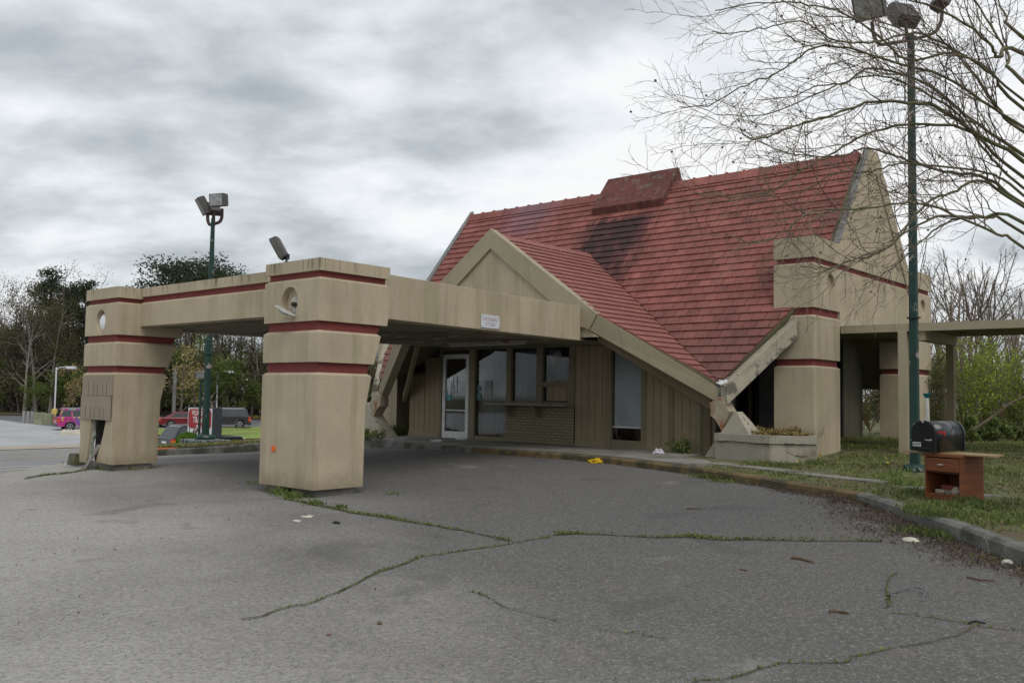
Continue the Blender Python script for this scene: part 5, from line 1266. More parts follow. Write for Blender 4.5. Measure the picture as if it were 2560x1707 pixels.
# pines that stand out against the sky: (px of the trunk, py of the top, distance)
def pine_at(root, Hm, px, py, dep, rz, label, first=False):
    p = far(px, dep); s_ = (PD(px, py, dep).z - p.z) / Hm; return put(root, p, s_, rz, label, None, first)
pine_at(pineA, 15.8, 118, 676, 112, 0, 'tallest dark pine left of the canopy with dense rounded top', True)
pine_at(pineB, 14.8, 200, 700, 108, 1, 'slimmer ragged pine just left of the left canopy pillar', True)
pine_at(pineB, 14.8, 160, 715, 114, 3, 'dark pine between the tallest pine and the ragged pine')
pine_at(pineC, 15.3, 398, 652, 110, 0, 'left one of three broad pine crowns above the canopy beam', True)
pine_at(pineC, 15.3, 482, 636, 112, 2.2, 'middle broad pine crown behind the tall green lamp post')
pine_at(pineC, 15.3, 562, 664, 109, 4.1, 'right one of three broad pine crowns above the canopy beam')
bareA = bare_proto(21, 14, 4.0, FS, .26, mat['brownleaf'], 900, .12, .3, mat['darkbark'], name='bare_tree')
bareB = bare_proto(22, 13, 3.4, FS, .22, mat['olive'], 2600, .17, .42, mat['darkbark'], name='budding_tree')
bareC = bare_proto(23, 14, 3.0, FS, .2, mat['olive'], 500, .13, .3, mat['palebark'], name='pale_tree')
under = bare_proto(24, 7, 2.6, FS, .12, mat['spring'], 3800, .20, .42, mat['darkbark'], lowest=.1, name='leafy_tree')
dark = bare_proto(25, 8, 2.8, FS, .15, leafmat('dim evergreen leaves', (.098, .090, .052)), 3400, .22, .45, mat['darkbark'], lowest=.08, name='evergreen_tree')
rng = random.Random(77); firsts = {id(bareA): 1, id(bareB): 1, id(under): 1, id(dark): 1}
def many(root, lst, label, group):
    for i, (px, dep, s_) in enumerate(lst): put(root, far(px, dep), s_, rng.uniform(0, 6.28), label, group, firsts.pop(id(root), 0) == 1)
pxs = lambda a_, b_, st, j: [x + rng.uniform(-j, j) for x in np.arange(a_, b_, st)]
many(bareA, [(x, rng.uniform(108, 128), rng.uniform(.9, 1.12) * (1.22 if x < 230 else 1)) for x in pxs(-260, 1010, 22, 10)], 'grey brown leafless tree in the wood behind the far lot', 'leafless trees of the roadside wood')
many(bareB, [(x, rng.uniform(104, 124), rng.uniform(.8, 1.08) * (1.2 if x < 230 else 1)) for x in pxs(-260, 1010, 24, 10)], 'olive budding tree in the wood behind the far lot', 'budding trees of the roadside wood')
many(dark, [(x, rng.uniform(104, 126), rng.uniform(.7, 1.25)) for x in pxs(-260, 1010, 24, 12)], 'dark evergreen of the undergrowth in the roadside wood', 'dark evergreens under the wood')
many(under, [(x, rng.uniform(101, 112), rng.uniform(.5, .95)) for x in pxs(-260, 1010, 62, 26)], 'light green leafy tree at the edge of the roadside wood', 'light green trees along the wood edge')
def top_at(root, Hm, px, py, dep, rz, label, first=False, cat=None):
    p = far(px, dep); s_ = (PD(px, py, dep).z - p.z) / Hm; return put(root, p, s_, rz, label, None, first, cat)
top_at(bareC, 13.5, 15, 690, 108, 0, 'tall pale leafless tree at the left edge against the sky', True)
top_at(bareC, 13.5, 62, 745, 99, 2, 'pale crooked tree with a grey bare trunk before the pines')
many(bareC, [(x, rng.uniform(100, 126), rng.uniform(.75, 1.0) * (1.2 if x < 230 else 1)) for x in pxs(-260, 1010, 42, 18)], 'pale grey leafless tree in the wood behind the far lot', 'pale leafless trees of the roadside wood')
o = top_at(under, 6.8, 75, 945, 96, 1, 'round light green tree beyond the three grey posts')
o = top_at(under, 6.8, 545, 850, 98, 2.4, 'light green tree right of the tall green lamp post')
blos = bare_proto(26, 6.5, 1.9, [(.8, 1.2, .8, 3, .2, .02, .02), (.35, .6, .8, 3, .2, .02, .012)], .1, mat['yellow'], 900, .20, .28, mat['darkbark'], lowest=.2, name='blossom_tree')
top_at(blos, 6.2, 182, 905, 92, 0, 'yellow orange flowering tree peeping out left of the left pillar', True)
top_at(blos, 6.2, 452, 850, 90, 2, 'yellow orange flowering tree under the canopy beside the wooden pole')
# undergrowth and forest floor as one mass behind everything
lf = LF(); pts = []
for px in np.arange(-300, 1060, 6):
    for k in range(26):
        v = far(px + rng.uniform(-6, 6), rng.uniform(108, 134)); pts.append((v.x, v.y, v.z + rng.uniform(0, 5.0) ** 1.0))
lf.quads(pts, .9, nr, tint=.35, tv=.3); o = lf.build('undergrowth', M('undergrowth leaves', (.085, .075, .05), .9, .35, .25, tint=.4)); tag(o, 'dim brown and green undergrowth filling the roadside wood', 'undergrowth', kind='stuff')
# clipped shrub by the sign
sb = PD(470, 1118, dep_of(Lb) + 1.0); sb.z = isl_z(sb.x, sb.y) if sb.x > -40 else T(sb.x, sb.y)
t = thing('round_shrub', 'clipped round light green shrub in front of the motel sign', 'shrub', sb); lf = LF(); mb = MB()
for k in range(9): mb.tube(rwalk((0, 0, 0), (rng.uniform(-1, 1), rng.uniform(-1, 1), 1), .5, 3, .1, .05, rng), .01, 4)
mb.build('stem', mat['twig'], t)
for (cx_, cy_, cz_, r_, hh_) in ((-.05, 0, .06, .30, .30), (.28, .10, .05, .24, .25), (-.24, .05, .0, .22, .20)):
    n = 2600; d = nr.normal(size=(n, 3)); d /= np.linalg.norm(d, axis=1)[:, None]; d[:, 2] = np.abs(d[:, 2]) * 1.0 - .1
    rad_ = r_ * nr.uniform(.80, 1.03, n)[:, None]; lf.quads(np.array([cx_, cy_, cz_]) + d * rad_ * (1, 1, hh_ / r_), .05, nr, tint=.5, tv=.25)
lf.build('foliage', mat['shrub'], t)

# bare trees and fresh green bushes right of the office
vs = [(.42, .85, .6, 4, .14, .05, .012), (.16, .42, .7, 3, .2, .03, .007), (.10, .20, .7, 2, .2, 0, .005)]
thick = bare_proto(31, 7.5, 3.4, vs, .12, None, 0, m_=mat['twig'], lowest=.05, nl=9, bendm=.06, name='bare_thicket_tree')
thick2 = bare_proto(32, 7.0, 3.0, vs, .10, None, 0, m_=mat['twig'], lowest=.04, nl=9, bendm=.08, name='bare_thicket_tree')
fst = [1, 1]
for i, (px, dep, s_) in enumerate(((2335, 34, .95), (2395, 38, 1.12), (2450, 36, 1.0), (2505, 40, 1.0), (2560, 37, .86), (2620, 39, 1.0), (2360, 44, 1.1), (2420, 46, 1.2), (2480, 45, 1.05), (2540, 48, 1.1), (2600, 46, 1.0), (2700, 44, 1.1), (2310, 42, .9), (2375, 31, .7), (2430, 32, .75), (2490, 31, .7), (2550, 33, .75), (2345, 38, 1.05), (2415, 42, 1.2), (2465, 40, 1.15), (2520, 44, 1.1), (2580, 41, .95), (2440, 35, .95), (2385, 50, 1.3), (2495, 52, 1.3))):
    r0 = (thick, thick2)[i % 2]; put(r0, far(px, dep), s_, rng.uniform(0, 6.28), 'tangled leafless tree standing behind the covered walk', 'leafless thicket trees behind the covered walk', fst[i % 2] == 1); fst[i % 2] = 0
for px, dep, s_ in [(x, rng.uniform(78, 95), rng.uniform(.8, 1.2)) for x in pxs(2140, 2760, 26, 9)]: put(dark, far(px, dep), s_ * .62, rng.uniform(0, 6.28), 'dark evergreen far beyond the covered walk', 'distant evergreens on the right')
def bush(px, dep, Hh, Ww, ns, nleaf, label, m_, seed, name='leafy_bush', lsz=.055):
    p = far(px, dep); t = thing(name, label, 'bush', p); rg = random.Random(seed); mb = MB(); lf = LF(); cs = []
    for k in range(ns):
        a_ = rg.uniform(0, 2 * PI); tl = rg.uniform(.05, .55) * Ww / Hh; pts_ = rwalk((rg.uniform(-.12, .12), rg.uniform(-.12, .12), -.1), (math.cos(a_) * tl, math.sin(a_) * tl, 1), Hh * rg.uniform(.7, 1.08), 9, .06, .0, rg)
        mb.tube(pts_, [.016 * (1 - i / 11) for i in range(10)], 4, cap=False)
        for i in range(2, 10):
            for j in range(3):
                pt = rwalk(pts_[i].lerp(pts_[i - 1], rg.random()), side(pts_[i] - pts_[i - 1], rg.uniform(.5, 1.0), rg), Hh * rg.uniform(.06, .18), 3, .15, .1, rg); mb.tube(pt, .004, 3, cap=False)
                cs += pt[1:] + [pt[1].lerp(pt[2], .5)]
            if i > 3: cs.append(pts_[i])
    mb.build('stem', mat['twig'], t); cs = np.array([tuple(c) for c in cs if c.z > Hh * .12]); idx = nr.integers(0, len(cs), nleaf)
    lf.quads(cs[idx] + nr.normal(size=(nleaf, 3)) * .03, lsz, nr, tint=.5, tv=.3); lf.build('foliage', m_, t)
bush(2336, 23, 2.2, 1.2, 14, 2600, 'narrow olive green bush against the rear corner of the office', mat['spring'], 1)
bush(2412, 24, 2.7, 2.2, 20, 5200, 'bright yellow green bush right of the rear walkway post', mat['bright'], 2)
bush(2470, 26, 2.7, 2.0, 17, 4200, 'bright yellow green bush in the middle behind the mailbox', mat['bright'], 3)
bush(2535, 25, 2.5, 2.2, 18, 4400, 'bright yellow green bush at the right edge of the picture', mat['bright'], 4)
bush(2600, 24, 2.6, 2.0, 16, 5000, 'bright yellow green bush just past the right edge', mat['bright'], 6)
bush(2440, 21.5, .7, 3.0, 20, 5200, 'low dark green ground bush behind the mailbox', mat['weed'], 5, lsz=.06)
bush(2530, 22, .6, 3.2, 20, 4200, 'low dark green ground bush at the right edge', mat['weed'], 8, lsz=.06)
mb = MB()
t = thing('fallen_branch', 'long dead red brown branch slanting up through the green bushes', 'branch', far(2420, 21))
pts_ = [PD(*q, 21) - t.location for q in ((2420, 1082), (2455, 1060), (2490, 1035), (2525, 1008), (2575, 985))]; mb.tube(pts_, [.035, .03, .026, .02, .012], 6); mb.build('limb', mat['twig'], t)
b_ = P(2175, 1095, 1, 27.5); b_.z = lawn_z(b_.x, b_.y)
t = thing('small_bush', 'thin bush with brown stems seen through the porch opening', 'bush', b_); rg = random.Random(3); mb = MB(); lf = LF(); cs = []
for k in range(14):
    pts_ = rwalk((0, 0, 0), (rg.uniform(-.5, .5), rg.uniform(-.5, .5), 1), 1.7, 7, .08, .02, rg); mb.tube(pts_, .012, 4); cs += pts_[2:]
mb.build('stem', M('brown stem', (.16, .09, .05), .8), t); cs = np.array(cs); lf.quads(cs[nr.integers(0, len(cs), 900)] + nr.normal(size=(900, 3)) * .12, .07, nr); lf.build('foliage', mat['spring'], t)

# the big bare crape myrtle whose limbs reach in from the right
def Z8(x, y): return (x / 2.2396 + 1600, y / 2.2396)
limbs = [([(2150, 720), (1950, 590), (1700, 430), (1350, 330), (1150, 265), (970, 270), (880, 330), (770, 410), (600, 470), (380, 590), (220, 600)], 9.4, 8.0),
 ([(2150, 900), (1900, 760), (1650, 590), (1500, 580), (1300, 570), (1130, 630), (920, 685), (780, 740), (620, 780), (550, 710)], 9.0, 7.4),
 ([(2150, 1090), (1950, 970), (1600, 930), (1450, 915), (1300, 960), (1100, 970), (900, 1080), (700, 1100)], 8.8, 9.4),
 ([(2150, 1380), (2000, 1310), (1700, 1180), (1560, 1140), (1450, 1140), (1250, 1165), (1000, 1175), (900, 1220), (820, 1290), (640, 1360), (480, 1310)], 8.2, 7.2),
 ([(2150, 1250), (1900, 1220), (1680, 1210), (1600, 1240), (1480, 1310), (1380, 1390), (1200, 1450), (1000, 1530)], 8.8, 8.6),
 ([(2150, 750), (2000, 600), (1800, 330), (1600, 200), (1450, 200), (1320, 235), (1100, 230), (900, 120), (700, 160), (500, 190), (400, 180)], 9.8, 9.6),
 ([(2150, 310), (2010, 320), (1950, 240), (1700, 60), (1400, -20), (1100, -60)], 8.6, 8.0),
 ([(2150, 460), (2060, 300), (1900, 50), (1800, -80)], 9.6, 9.8),
 ([(2150, 870), (1900, 700), (1600, 470), (1300, 380), (1150, 470), (1000, 480), (850, 540), (650, 560)], 9.9, 10.6),
 ([(2150, 1000), (1850, 740), (1650, 700), (1500, 700), (1300, 740), (1100, 850), (940, 930), (850, 1000), (700, 1080), (500, 1100), (300, 1080)], 9.2, 7.8),
 ([(2150, 1150), (1950, 1000), (1700, 960), (1500, 900), (1350, 850), (1250, 830), (1100, 880), (800, 850), (560, 720)], 9.6, 10.0),
 ([(2150, 1160), (1900, 1010), (1740, 1080), (1600, 1140), (1450, 1330), (1330, 1420), (1180, 1460), (1050, 1500), (900, 1490)], 8.6, 7.6),
 ([(2150, 620), (1980, 420), (1750, 300), (1500, 330), (1300, 170), (1100, 60), (900, 20), (650, 20), (420, 60)], 8.9, 7.8),
 ([(2150, 210), (2050, 100), (1980, -60)], 9.0, 9.2),
 ([(2150, 560), (1900, 350), (1650, 250), (1300, 110), (1000, 90), (750, -20)], 10.2, 10.8),
 ([(2150, 1050), (1950, 860), (1750, 620), (1450, 450), (1250, 430), (1000, 520), (700, 640), (420, 640)], 9.7, 8.8),
 ([(2150, 1300), (1950, 1220), (1750, 1230), (1600, 1330), (1420, 1500), (1250, 1600)], 9.2, 9.5)]
tb = G(2960, 1420, lawn_z); rg = random.Random(99)
MY = thing('crape_myrtle', 'large leafless tree with mossy arching limbs reaching in from the right', 'tree', tb)
mb = MB(); tw = MB(); tips = []
specM = [(.19, .85, .75, 7, .13, .020, .0060), (.115, .42, .75, 5, .17, .012, .0036), (.085, .19, .7, 3, .22, .01, .0024)]
for li, (zp_, d0, d1) in enumerate(limbs):
    px0 = Z8(*zp_[0]); n = len(zp_); rel = PD(px0[0] + 330 + 12 * li, px0[1] + 240 + 6 * li, d0 + .1)
    pts = [PD(*Z8(*q), d0 + (d1 - d0) * i / (n - 1) + rg.uniform(-.06, .06)) for i, q in enumerate(zp_)]
    mid = tb.lerp(rel, .55) + Vector((rg.uniform(-.2, .2), rg.uniform(-.2, .2), .3))
    full = [tb + Vector((rg.uniform(-.25, .25), rg.uniform(-.25, .25), -.1)), mid, rel] + pts
    dense = []
    for i in range(len(full) - 1):
        a0 = full[max(0, i - 1)]; a1, a2 = full[i], full[i + 1]; a3 = full[min(len(full) - 1, i + 2)]
        for k in range(5):
            u = k / 5; dense.append(.5 * ((2 * a1) + (a2 - a0) * u + (2 * a0 - 5 * a1 + 4 * a2 - a3) * u * u + (3 * a1 - a0 - 3 * a2 + a3) * u ** 3) + Vector((rg.gauss(0, .006), rg.gauss(0, .006), rg.gauss(0, .006))))
    dense.append(full[-1]); m_ = len(dense); r_in = rg.uniform(.013, .022)
    rads = [(.055 + (r_in - .055) * min(1, i / 15)) if i < 15 else r_in + (.0045 - r_in) * ((i - 15) / (m_ - 16)) ** .8 for i in range(m_)]
    mb.tube(dense, rads, 7, cap=False)
    L_ = 0; nxt = rg.uniform(.05, .2)
    for i in range(16, m_ - 1):
        seg = dense[i + 1] - dense[i]; L_ += seg.length
        while nxt < L_:
            f_ = (i - 16) / (m_ - 16); nxt += .15 * rg.uniform(.5, 1.5); p = dense[i].lerp(dense[i + 1], rg.random()); ln = rg.uniform(.45, 1.15) * (1 - .35 * f_)
            dr = side(seg, rg.uniform(.35, .85), rg); dr = (dr + Vector((0, 0, .18))).normalized()
            sub(tw, rwalk(p, dr, ln, 8, .11, .012, rg), min(.0085, rads[i] * .6), .0022, rg, 1, specM, tips)
for q in rg.sample(tips, 110): tw.lathe([(.0, -.012), (.011, -.004), (.012, .005), (.0, .013)], q, n=5, cap=False)
local(mb, tb); local(tw, tb); mb.build('limb', mat['bark'], MY, smooth=True); tw.build('twig', mat['twig'], MY)
# ------------------------------------------------------------------ grass, weeds, litter
def blades(pts, hmin, hmax, wd, m_, name, label, lean=.35, cat='grass', tv=.3):
    n = len(pts); p = np.asarray(pts, float); h = nr.uniform(hmin, hmax, n) * (p[:, 3] if p.shape[1] > 3 else 1); a = nr.uniform(0, 2 * PI, n); w_ = wd * nr.uniform(.6, 1.4, n)
    dx, dy = np.cos(a) * w_, np.sin(a) * w_; ln = nr.normal(size=(n, 2)) * lean * h[:, None]
    b = p[:, :3]; top = b + np.stack([ln[:, 0], ln[:, 1], h], 1); mid = b + np.stack([ln[:, 0] * .35, ln[:, 1] * .35, h * .55], 1)
    off = np.stack([dx, dy, dx * 0], 1); lf = LF(); lf.v.append(np.stack([b - off * .5, mid + off * .55, top, mid - off * .55], 1)); lf.t.append(np.clip(nr.normal(.5, tv, n), 0, 1))
    o = lf.build(name, m_); return tag(o, label, cat, kind='stuff')
pts = []; dry = []; weeds = []
PATHS = [((-8.1, 14.35), (-6.3, 13.75), .45), ((-6.25, 13.74), (-4.6, 13.2), .4), ((-4.55, 13.2), (-3.2, 12.6), .35), ((-1.9, 12.5), (-.9, 11.6), .6), ((-.9, 11.6), (.3, 10.6), .6)]
def on_path(x, y):
    for a_, b_, w_ in PATHS:
        A = Vector(a_); B2 = Vector(b_); t_ = max(0, min(1, (Vector((x, y)) - A).dot(B2 - A) / (B2 - A).length_squared)); 
        if (A.lerp(B2, t_) + Vector((.08, .2)) - Vector((x, y))).length < w_ * .62: return True
    return False
def inside_build(x, y): return (-9.4 < x < -7.1 and 17.1 < y < 18.6) or (x < -8.6 and 14 < y < 25) or (-8.6 < x < -6.7 and 15.6 < y < 17.2) or (-8.6 < x < -7.2 and 23 < y < 24.5)
def kdist(x, y):                      # signed side of the kerb: positive on the lawn
    best = 1e9; sgn = 1
    for a_, b_ in zip(K, K[1:]):
        A = Vector(a_).xy; B2 = Vector(b_).xy; ab = B2 - A; t_ = max(0, min(1, (Vector((x, y)) - A).dot(ab) / ab.length_squared)); q = A.lerp(B2, t_); dd = (q - Vector((x, y))).length
        if dd < best: best = dd; sgn = 1 if ab.x * (y - A.y) - ab.y * (x - A.x) > 0 else -1
    return best * sgn
tries = 0
while len(pts) < 26000 and tries < 200000:
    tries += 1; x = rng.uniform(-9.2, 3.5); y = rng.uniform(6, 24) if rng.random() < .8 else rng.uniform(18, 34); kd = kdist(x, y)
    if kd < .17 or inside_build(x, y): continue
    if kd < 2.2 and x < -7.6: continue
    nn = mnoise.noise(Vector((x * .9, y * .9, 5))); n3 = mnoise.noise(Vector((x * 3.1, y * 3.1, 9)))
    if on_path(x, y) and rng.random() < .93: continue
    if nn + n3 * .5 < -.32 and rng.random() < .75: continue
    z = lawn_z(x, y) - .005; k = 1 + .5 * nn + .4 * n3; pts.append((x, y, z, max(.5, k)))
    if rng.random() < .28: dry.append((x + rng.uniform(-.1, .1), y + rng.uniform(-.1, .1), z, max(.5, k)))
P4 = []
for x, y, z, k in pts:
    for j in range(3): P4.append((x + rng.gauss(0, .02), y + rng.gauss(0, .02), z, k))
blades(P4, .018, .055, .018, mat['grass'], 'lawn_grass', 'short patchy green grass and clover on the lawn right of the office', .55)
blades([(x + rng.gauss(0, .02), y + rng.gauss(0, .02), z, k) for x, y, z, k in dry for j in range(2)], .03, .09, .012, mat['drygrass'], 'dry_grass', 'straw coloured dead grass among the green lawn', .6)
# leafy weeds: small ground leaves
lf = LF(); wl_ = [(x, y, z + .02) for x, y, z, k in pts if k > 1.15]; wl_ = np.array(wl_ * 2); lf.quads(wl_ + nr.normal(size=wl_.shape) * (.03, .03, .012), .038, nr, asp=.8, up=-.2); tag(lf.build('clover', mat['weed']), 'low clover leaves in the lawn', 'ground cover', kind='stuff')
# taller growth by the table, planter, tower and kerb
tall = []
def tuft(x, y, z, n, r_, k): 
    for j in range(n): tall.append((x + rng.gauss(0, r_), y + rng.gauss(0, r_), z, k * rng.uniform(.5, 1.2)))
for (px, py, n, r_, k) in ((2150, 1075, 120, .12, 1.4), (2110, 1108, 240, .22, 1.1), (2190, 1100, 200, .25, .9), (2260, 1215, 260, .14, 1.6), (2235, 1190, 160, .15, 1.7), (2300, 1235, 200, .12, 1.2), (2300, 1275, 300, .10, 1.0), (2360, 1270, 320, .09, 1.0), (2420, 1262, 340, .09, 1.3), (2330, 1290, 260, .12, .9), (2450, 1270, 260, .1, 1.1),
                           (2390, 1290, 300, .15, .9), (2480, 1300, 300, .15, .9), (2130, 1120, 200, .2, 1), (2040, 1160, 200, .12, 1.2), (1960, 1165, 220, .2, .9), (1900, 1165, 160, .15, .8), (2170, 1065, 140, .2, 2.2), (2250, 1105, 120, .2, 1.5)):
    p = G(px, py, lawn_z); tuft(p.x, p.y, p.z, n, r_, k)
blades(tall, .035, .105, .014, mat['weed'], 'tall_weeds', 'taller weeds around the planter, lamp post and wooden cabinet', .35)
for nm, px, py, hh_, ww_, lab in (('weed_plant', 1700, 1132, .30, .55, 'dark green weeds beside the buttress foot at the end of the concrete walk'), ('weed_plant', 1718, 1126, .42, .3, 'upright dark green weed against the siding'), ('weed_plant', 985, 1085, .30, 1.0, 'low dark green weeds left of the office front'), ('weed_plant', 930, 1092, .2, .9, 'low weeds behind the near canopy pillar')):
    p = G(px, py, lambda x, y: -1.1); t = thing(nm, lab, 'weeds', p); mb = MB(); cs = []; rg2 = random.Random(px)
    for k in range(16):
        q = rwalk((rg2.uniform(-.5, .5) * ww_ * .5, rg2.uniform(-.5, .5) * ww_ * .5, 0), (rg2.uniform(-.7, .7), rg2.uniform(-.7, .7), 1), hh_ * rg2.uniform(.5, 1), 4, .15, 0, rg2); mb.tube(q, .004, 3); cs += q[1:]
    mb.build('stem', mat['twig'], t); cs = np.array([tuple(c) for c in cs]); lf = LF(); lf.quads(cs[nr.integers(0, len(cs), 700)] + nr.normal(size=(700, 3)) * .04, .045, nr, asp=.7); lf.build('foliage', mat['weed'], t)
# succulents in the planter
sc = []; 
for k in range(2600):
    u = rng.uniform(.12, .90); v = rng.uniform(0, 1) * (1 if u < .7 else .6); x = -8.35 + 1.55 * u; y = 15.9 + .18 * abs(u - .65) + v * .9
    sc.append((x, y, -.68 + .09 * mnoise.noise(Vector((x * 4, y * 4, 0))) + rng.uniform(0, .08) * (1 if v < .7 else 1.6)))
lf = LF(); lf.quads(sc, .045, nr, asp=.7, up=.3); tag(lf.build('planter_growth', M('reddish yellow succulents', (.26, .19, .075), .8, .35, 9, tint=.4)), 'reddish yellow succulents filling the concrete planter', 'ground cover', kind='stuff')
blades([(-8.3 + rng.random() * 1.5, 16 + rng.random() * .8, -.7, rng.uniform(.5, 1.6)) for k in range(260)], .08, .2, .008, mat['drygrass'], 'planter_grass', 'thin dry stalks standing in the planter', .3)

def Z7(x, y): return (x / 2.6133 + 600, y / 2.6133 + 1150)
def Z9(x, y): return (x / 2.2189 + 1500, y / 2.2189 + 1150)
CR = [([Z7(*q) for q in ((290, 260), (400, 280), (560, 315), (740, 350), (940, 380), (1160, 415), (1400, 455), (1560, 485), (1680, 510), (1790, 538))], .02, 1.0, 1.0),
 ([Z7(*q) for q in ((0, 1060), (120, 1040), (340, 970), (480, 940), (600, 890), (700, 845), (850, 770), (900, 750), (1000, 705), (1180, 635), (1340, 615), (1590, 575), (1800, 540), (2000, 505), (2050, 488))], .012, .45, .35),
 ([Z7(2050, 488), Z7(2200, 484)] + [Z9(*q) for q in ((0, 412), (270, 430), (460, 432), (520, 430), (690, 450), (900, 450), (1150, 453), (1400, 455), (1600, 455))], .022, 1.6, 1.3),
 ([Z9(*q) for q in ((0, 940), (200, 965), (415, 1012))], .006, .25, .2), ([Z7(*q) for q in ((1500, 870), (1570, 890), (1780, 985), (1960, 1030), (2130, 1070))], .006, .25, .2),
 ([Z9(*q) for q in ((1650, 630), (1600, 680), (1590, 760), (1610, 820), (1560, 835))], .009, .35, .35), ([Z9(*q) for q in ((1610, 850), (1850, 880), (2030, 910), (2200, 945), (2352, 955), (2500, 965))], .007, .28, .35),
 ([Z9(*q) for q in ((400, 1290), (560, 1225), (750, 1210), (860, 1180), (1020, 1135), (1370, 1130), (1400, 1105), (1500, 1085), (1620, 1055), (1850, 1020), (2000, 985), (2060, 950), (2050, 915))], .008, .25, .3),
 ([(60, 1197), (116, 1188), (153, 1185), (184, 1181), (219, 1174), (260, 1172), (330, 1170)], .02, .8, .9)]
rib = MB(); wb = []; wl2 = []
for pl_, wd, dens, hgt in CR:
    W3 = [G(*q) for q in pl_]; D = []
    for a_, b_ in zip(W3, W3[1:]):
        k = max(2, int((b_ - a_).length / .06))
        for i in range(k):
            q = a_.lerp(b_, i / k); q += Vector((mnoise.noise(q * 3), mnoise.noise(q * 3 + Vector((9, 9, 9))), 0)) * .035 + Vector((mnoise.noise(q * 13), mnoise.noise(q * 13 + Vector((5, 9, 9))), 0)) * .02; q.z = T(q.x, q.y) + .012 * (mnoise.noise(Vector((q.x * .35, q.y * .35, 0))) if -22 < q.x < 10 and -3 < q.y < 14 else 0) + .010; D.append(q)
    for a_, b_ in zip(D, D[1:]):
        dr = (b_ - a_); dr.z = 0
        if dr.length < 1e-4: continue
        nn = Vector((-dr.y, dr.x, 0)).normalized(); w0 = wd * (.5 + .7 * abs(mnoise.noise(a_ * 5))); w1 = wd * (.5 + .7 * abs(mnoise.noise(b_ * 5)))
        rib.face([a_ - nn * w0, b_ - nn * w1, b_ + nn * w1, a_ + nn * w0])
        cl = max(0, .55 + 1.3 * mnoise.noise(a_ * 1.7))
        for j in range(int(16 * dens * cl + rng.random())):
            p = a_.lerp(b_, rng.random()) + nn * rng.gauss(0, wd * 1.1); wb.append((p.x, p.y, p.z - .01, hgt * (.25 + cl * .75)))
            if rng.random() < .6: wl2.append((p.x, p.y, p.z + rng.uniform(0, .02) * hgt))
tag(rib.build('crack', M('mossy crack fill', (.085, .085, .04), .95, .3, 8, col2=(.12, .095, .055), c2scale=3)), kind='structure')
blades(wb, .012, .05, .010, mat['grass'], 'crack_grass', 'grass growing in the long cracks of the asphalt', .6); lf = LF(); lf.quads(wl2, .022, nr, asp=.8, up=-.2); tag(lf.build('crack_moss', mat['weed']), 'moss and tiny leaves along the asphalt cracks', 'ground cover', kind='stuff')
# growth at the pillar feet, kerb foot and island
base_w = []
for (px, py, n, r_, k) in ((715, 1236, 420, .10, 1.7), (735, 1246, 300, .08, 1.2), (790, 1262, 120, .06, 1.1), (850, 1272, 100, .05, 1.0), (690, 1225, 160, .06, .9), (640, 1208, 60, .1, .6), (830, 1237, 70, .08, .6), (880, 1233, 50, .05, .6),
                           (270, 1172, 200, .12, 1.1), (320, 1172, 240, .2, .9), (240, 1170, 160, .08, 1.2), (195, 1160, 160, .10, 1.3), (380, 1168, 60, .2, .5), (982, 1236, 60, .08, .5)):
    p = G(px, py)
    for j in range(n): base_w.append((p.x + rng.gauss(0, r_), p.y + rng.gauss(0, r_), p.z, k * rng.uniform(.4, 1.2)))
for (px, py, n, r_, k) in ((1655, 1170, 200, .10, 1.5), (1770, 1196, 260, .16, 1.0), (1800, 1205, 160, .14, .8), (2325, 1340, 420, .16, 1.3), (2380, 1352, 200, .1, 1.1), (2510, 1405, 180, .12, .9), (1880, 1212, 80, .1, .6)):
    p = G(px, py)
    for j in range(n): base_w.append((p.x + rng.gauss(0, r_), p.y + rng.gauss(0, r_ * .6), p.z, k * rng.uniform(.4, 1.2)))
blades(base_w, .03, .09, .016, mat['weed'], 'edge_weeds', 'weeds at the feet of the pillars and along the kerb', .5)
isl = []
for k in range(15000):
    x = -19.95 - abs(rng.gauss(0, 2.8)) ; y = rng.uniform(9.9, 16.5)
    if x < -26 or y < 10.4 + (-20 - x) * .42: continue
    if x > -20.2 and y < 10.7: continue
    isl.append((x, y, isl_z(x, y), 1 + .5 * mnoise.noise(Vector((x, y, 0)))))
blades(isl, .02, .075, .03, mat['drygrass'], 'island_grass', 'dry and green grass on the island by the street', .4); blades([q for q in isl if rng.random() < .8], .02, .07, .035, mat['grass'], 'island_grass', 'green grass blades on the island by the street', .4)
# leaf litter along the kerb
lf = LF(); lt = []
for i in range(8, 18):
    A = Vector(K[i]); B2 = Vector(K[i + 1]); nn = Vector((-(B2 - A).y, (B2 - A).x, 0)).normalized(); L_ = (B2 - A).length; w0 = lerp([8, 10, 13, 15, 16, 17, 18], [.02, .10, .55, .85, .5, .2, .15], i); dn = lerp([8, 10, 12, 16, 18], [60, 500, 1500, 1500, 250], i)
    for k in range(int(L_ * dn)):
        t_ = rng.random(); o_ = abs(rng.gauss(0, .5)) * w0 + .02; q = A.lerp(B2, t_) - nn * o_; cl = mnoise.noise(Vector((q.x * 2.5, q.y * 2.5, 0)))
        if cl < -.25 and rng.random() < .7: continue
        lt.append((q.x, q.y, T(q.x, q.y) + .018 + rng.uniform(0, .03) * max(0, 1 - o_ / (w0 + .01))))
lt = np.array(lt); q3 = nr.random(len(lt)); lf.quads(lt[q3 < .62], .018, nr, asp=.5, up=-.6, tv=.4); lf.quads(lt[(q3 >= .62) & (q3 < .93)], .034, nr, asp=.35, up=-.6, tv=.4); lf.quads(lt[q3 >= .93], .055, nr, asp=.3, up=-.7, tv=.5, tint=.7); tag(lf.build('leaf_litter', mat['litter']), 'drift of brown leaf litter in the gutter below the kerb', 'leaf litter', kind='stuff')
lf = LF(); gr_ = []
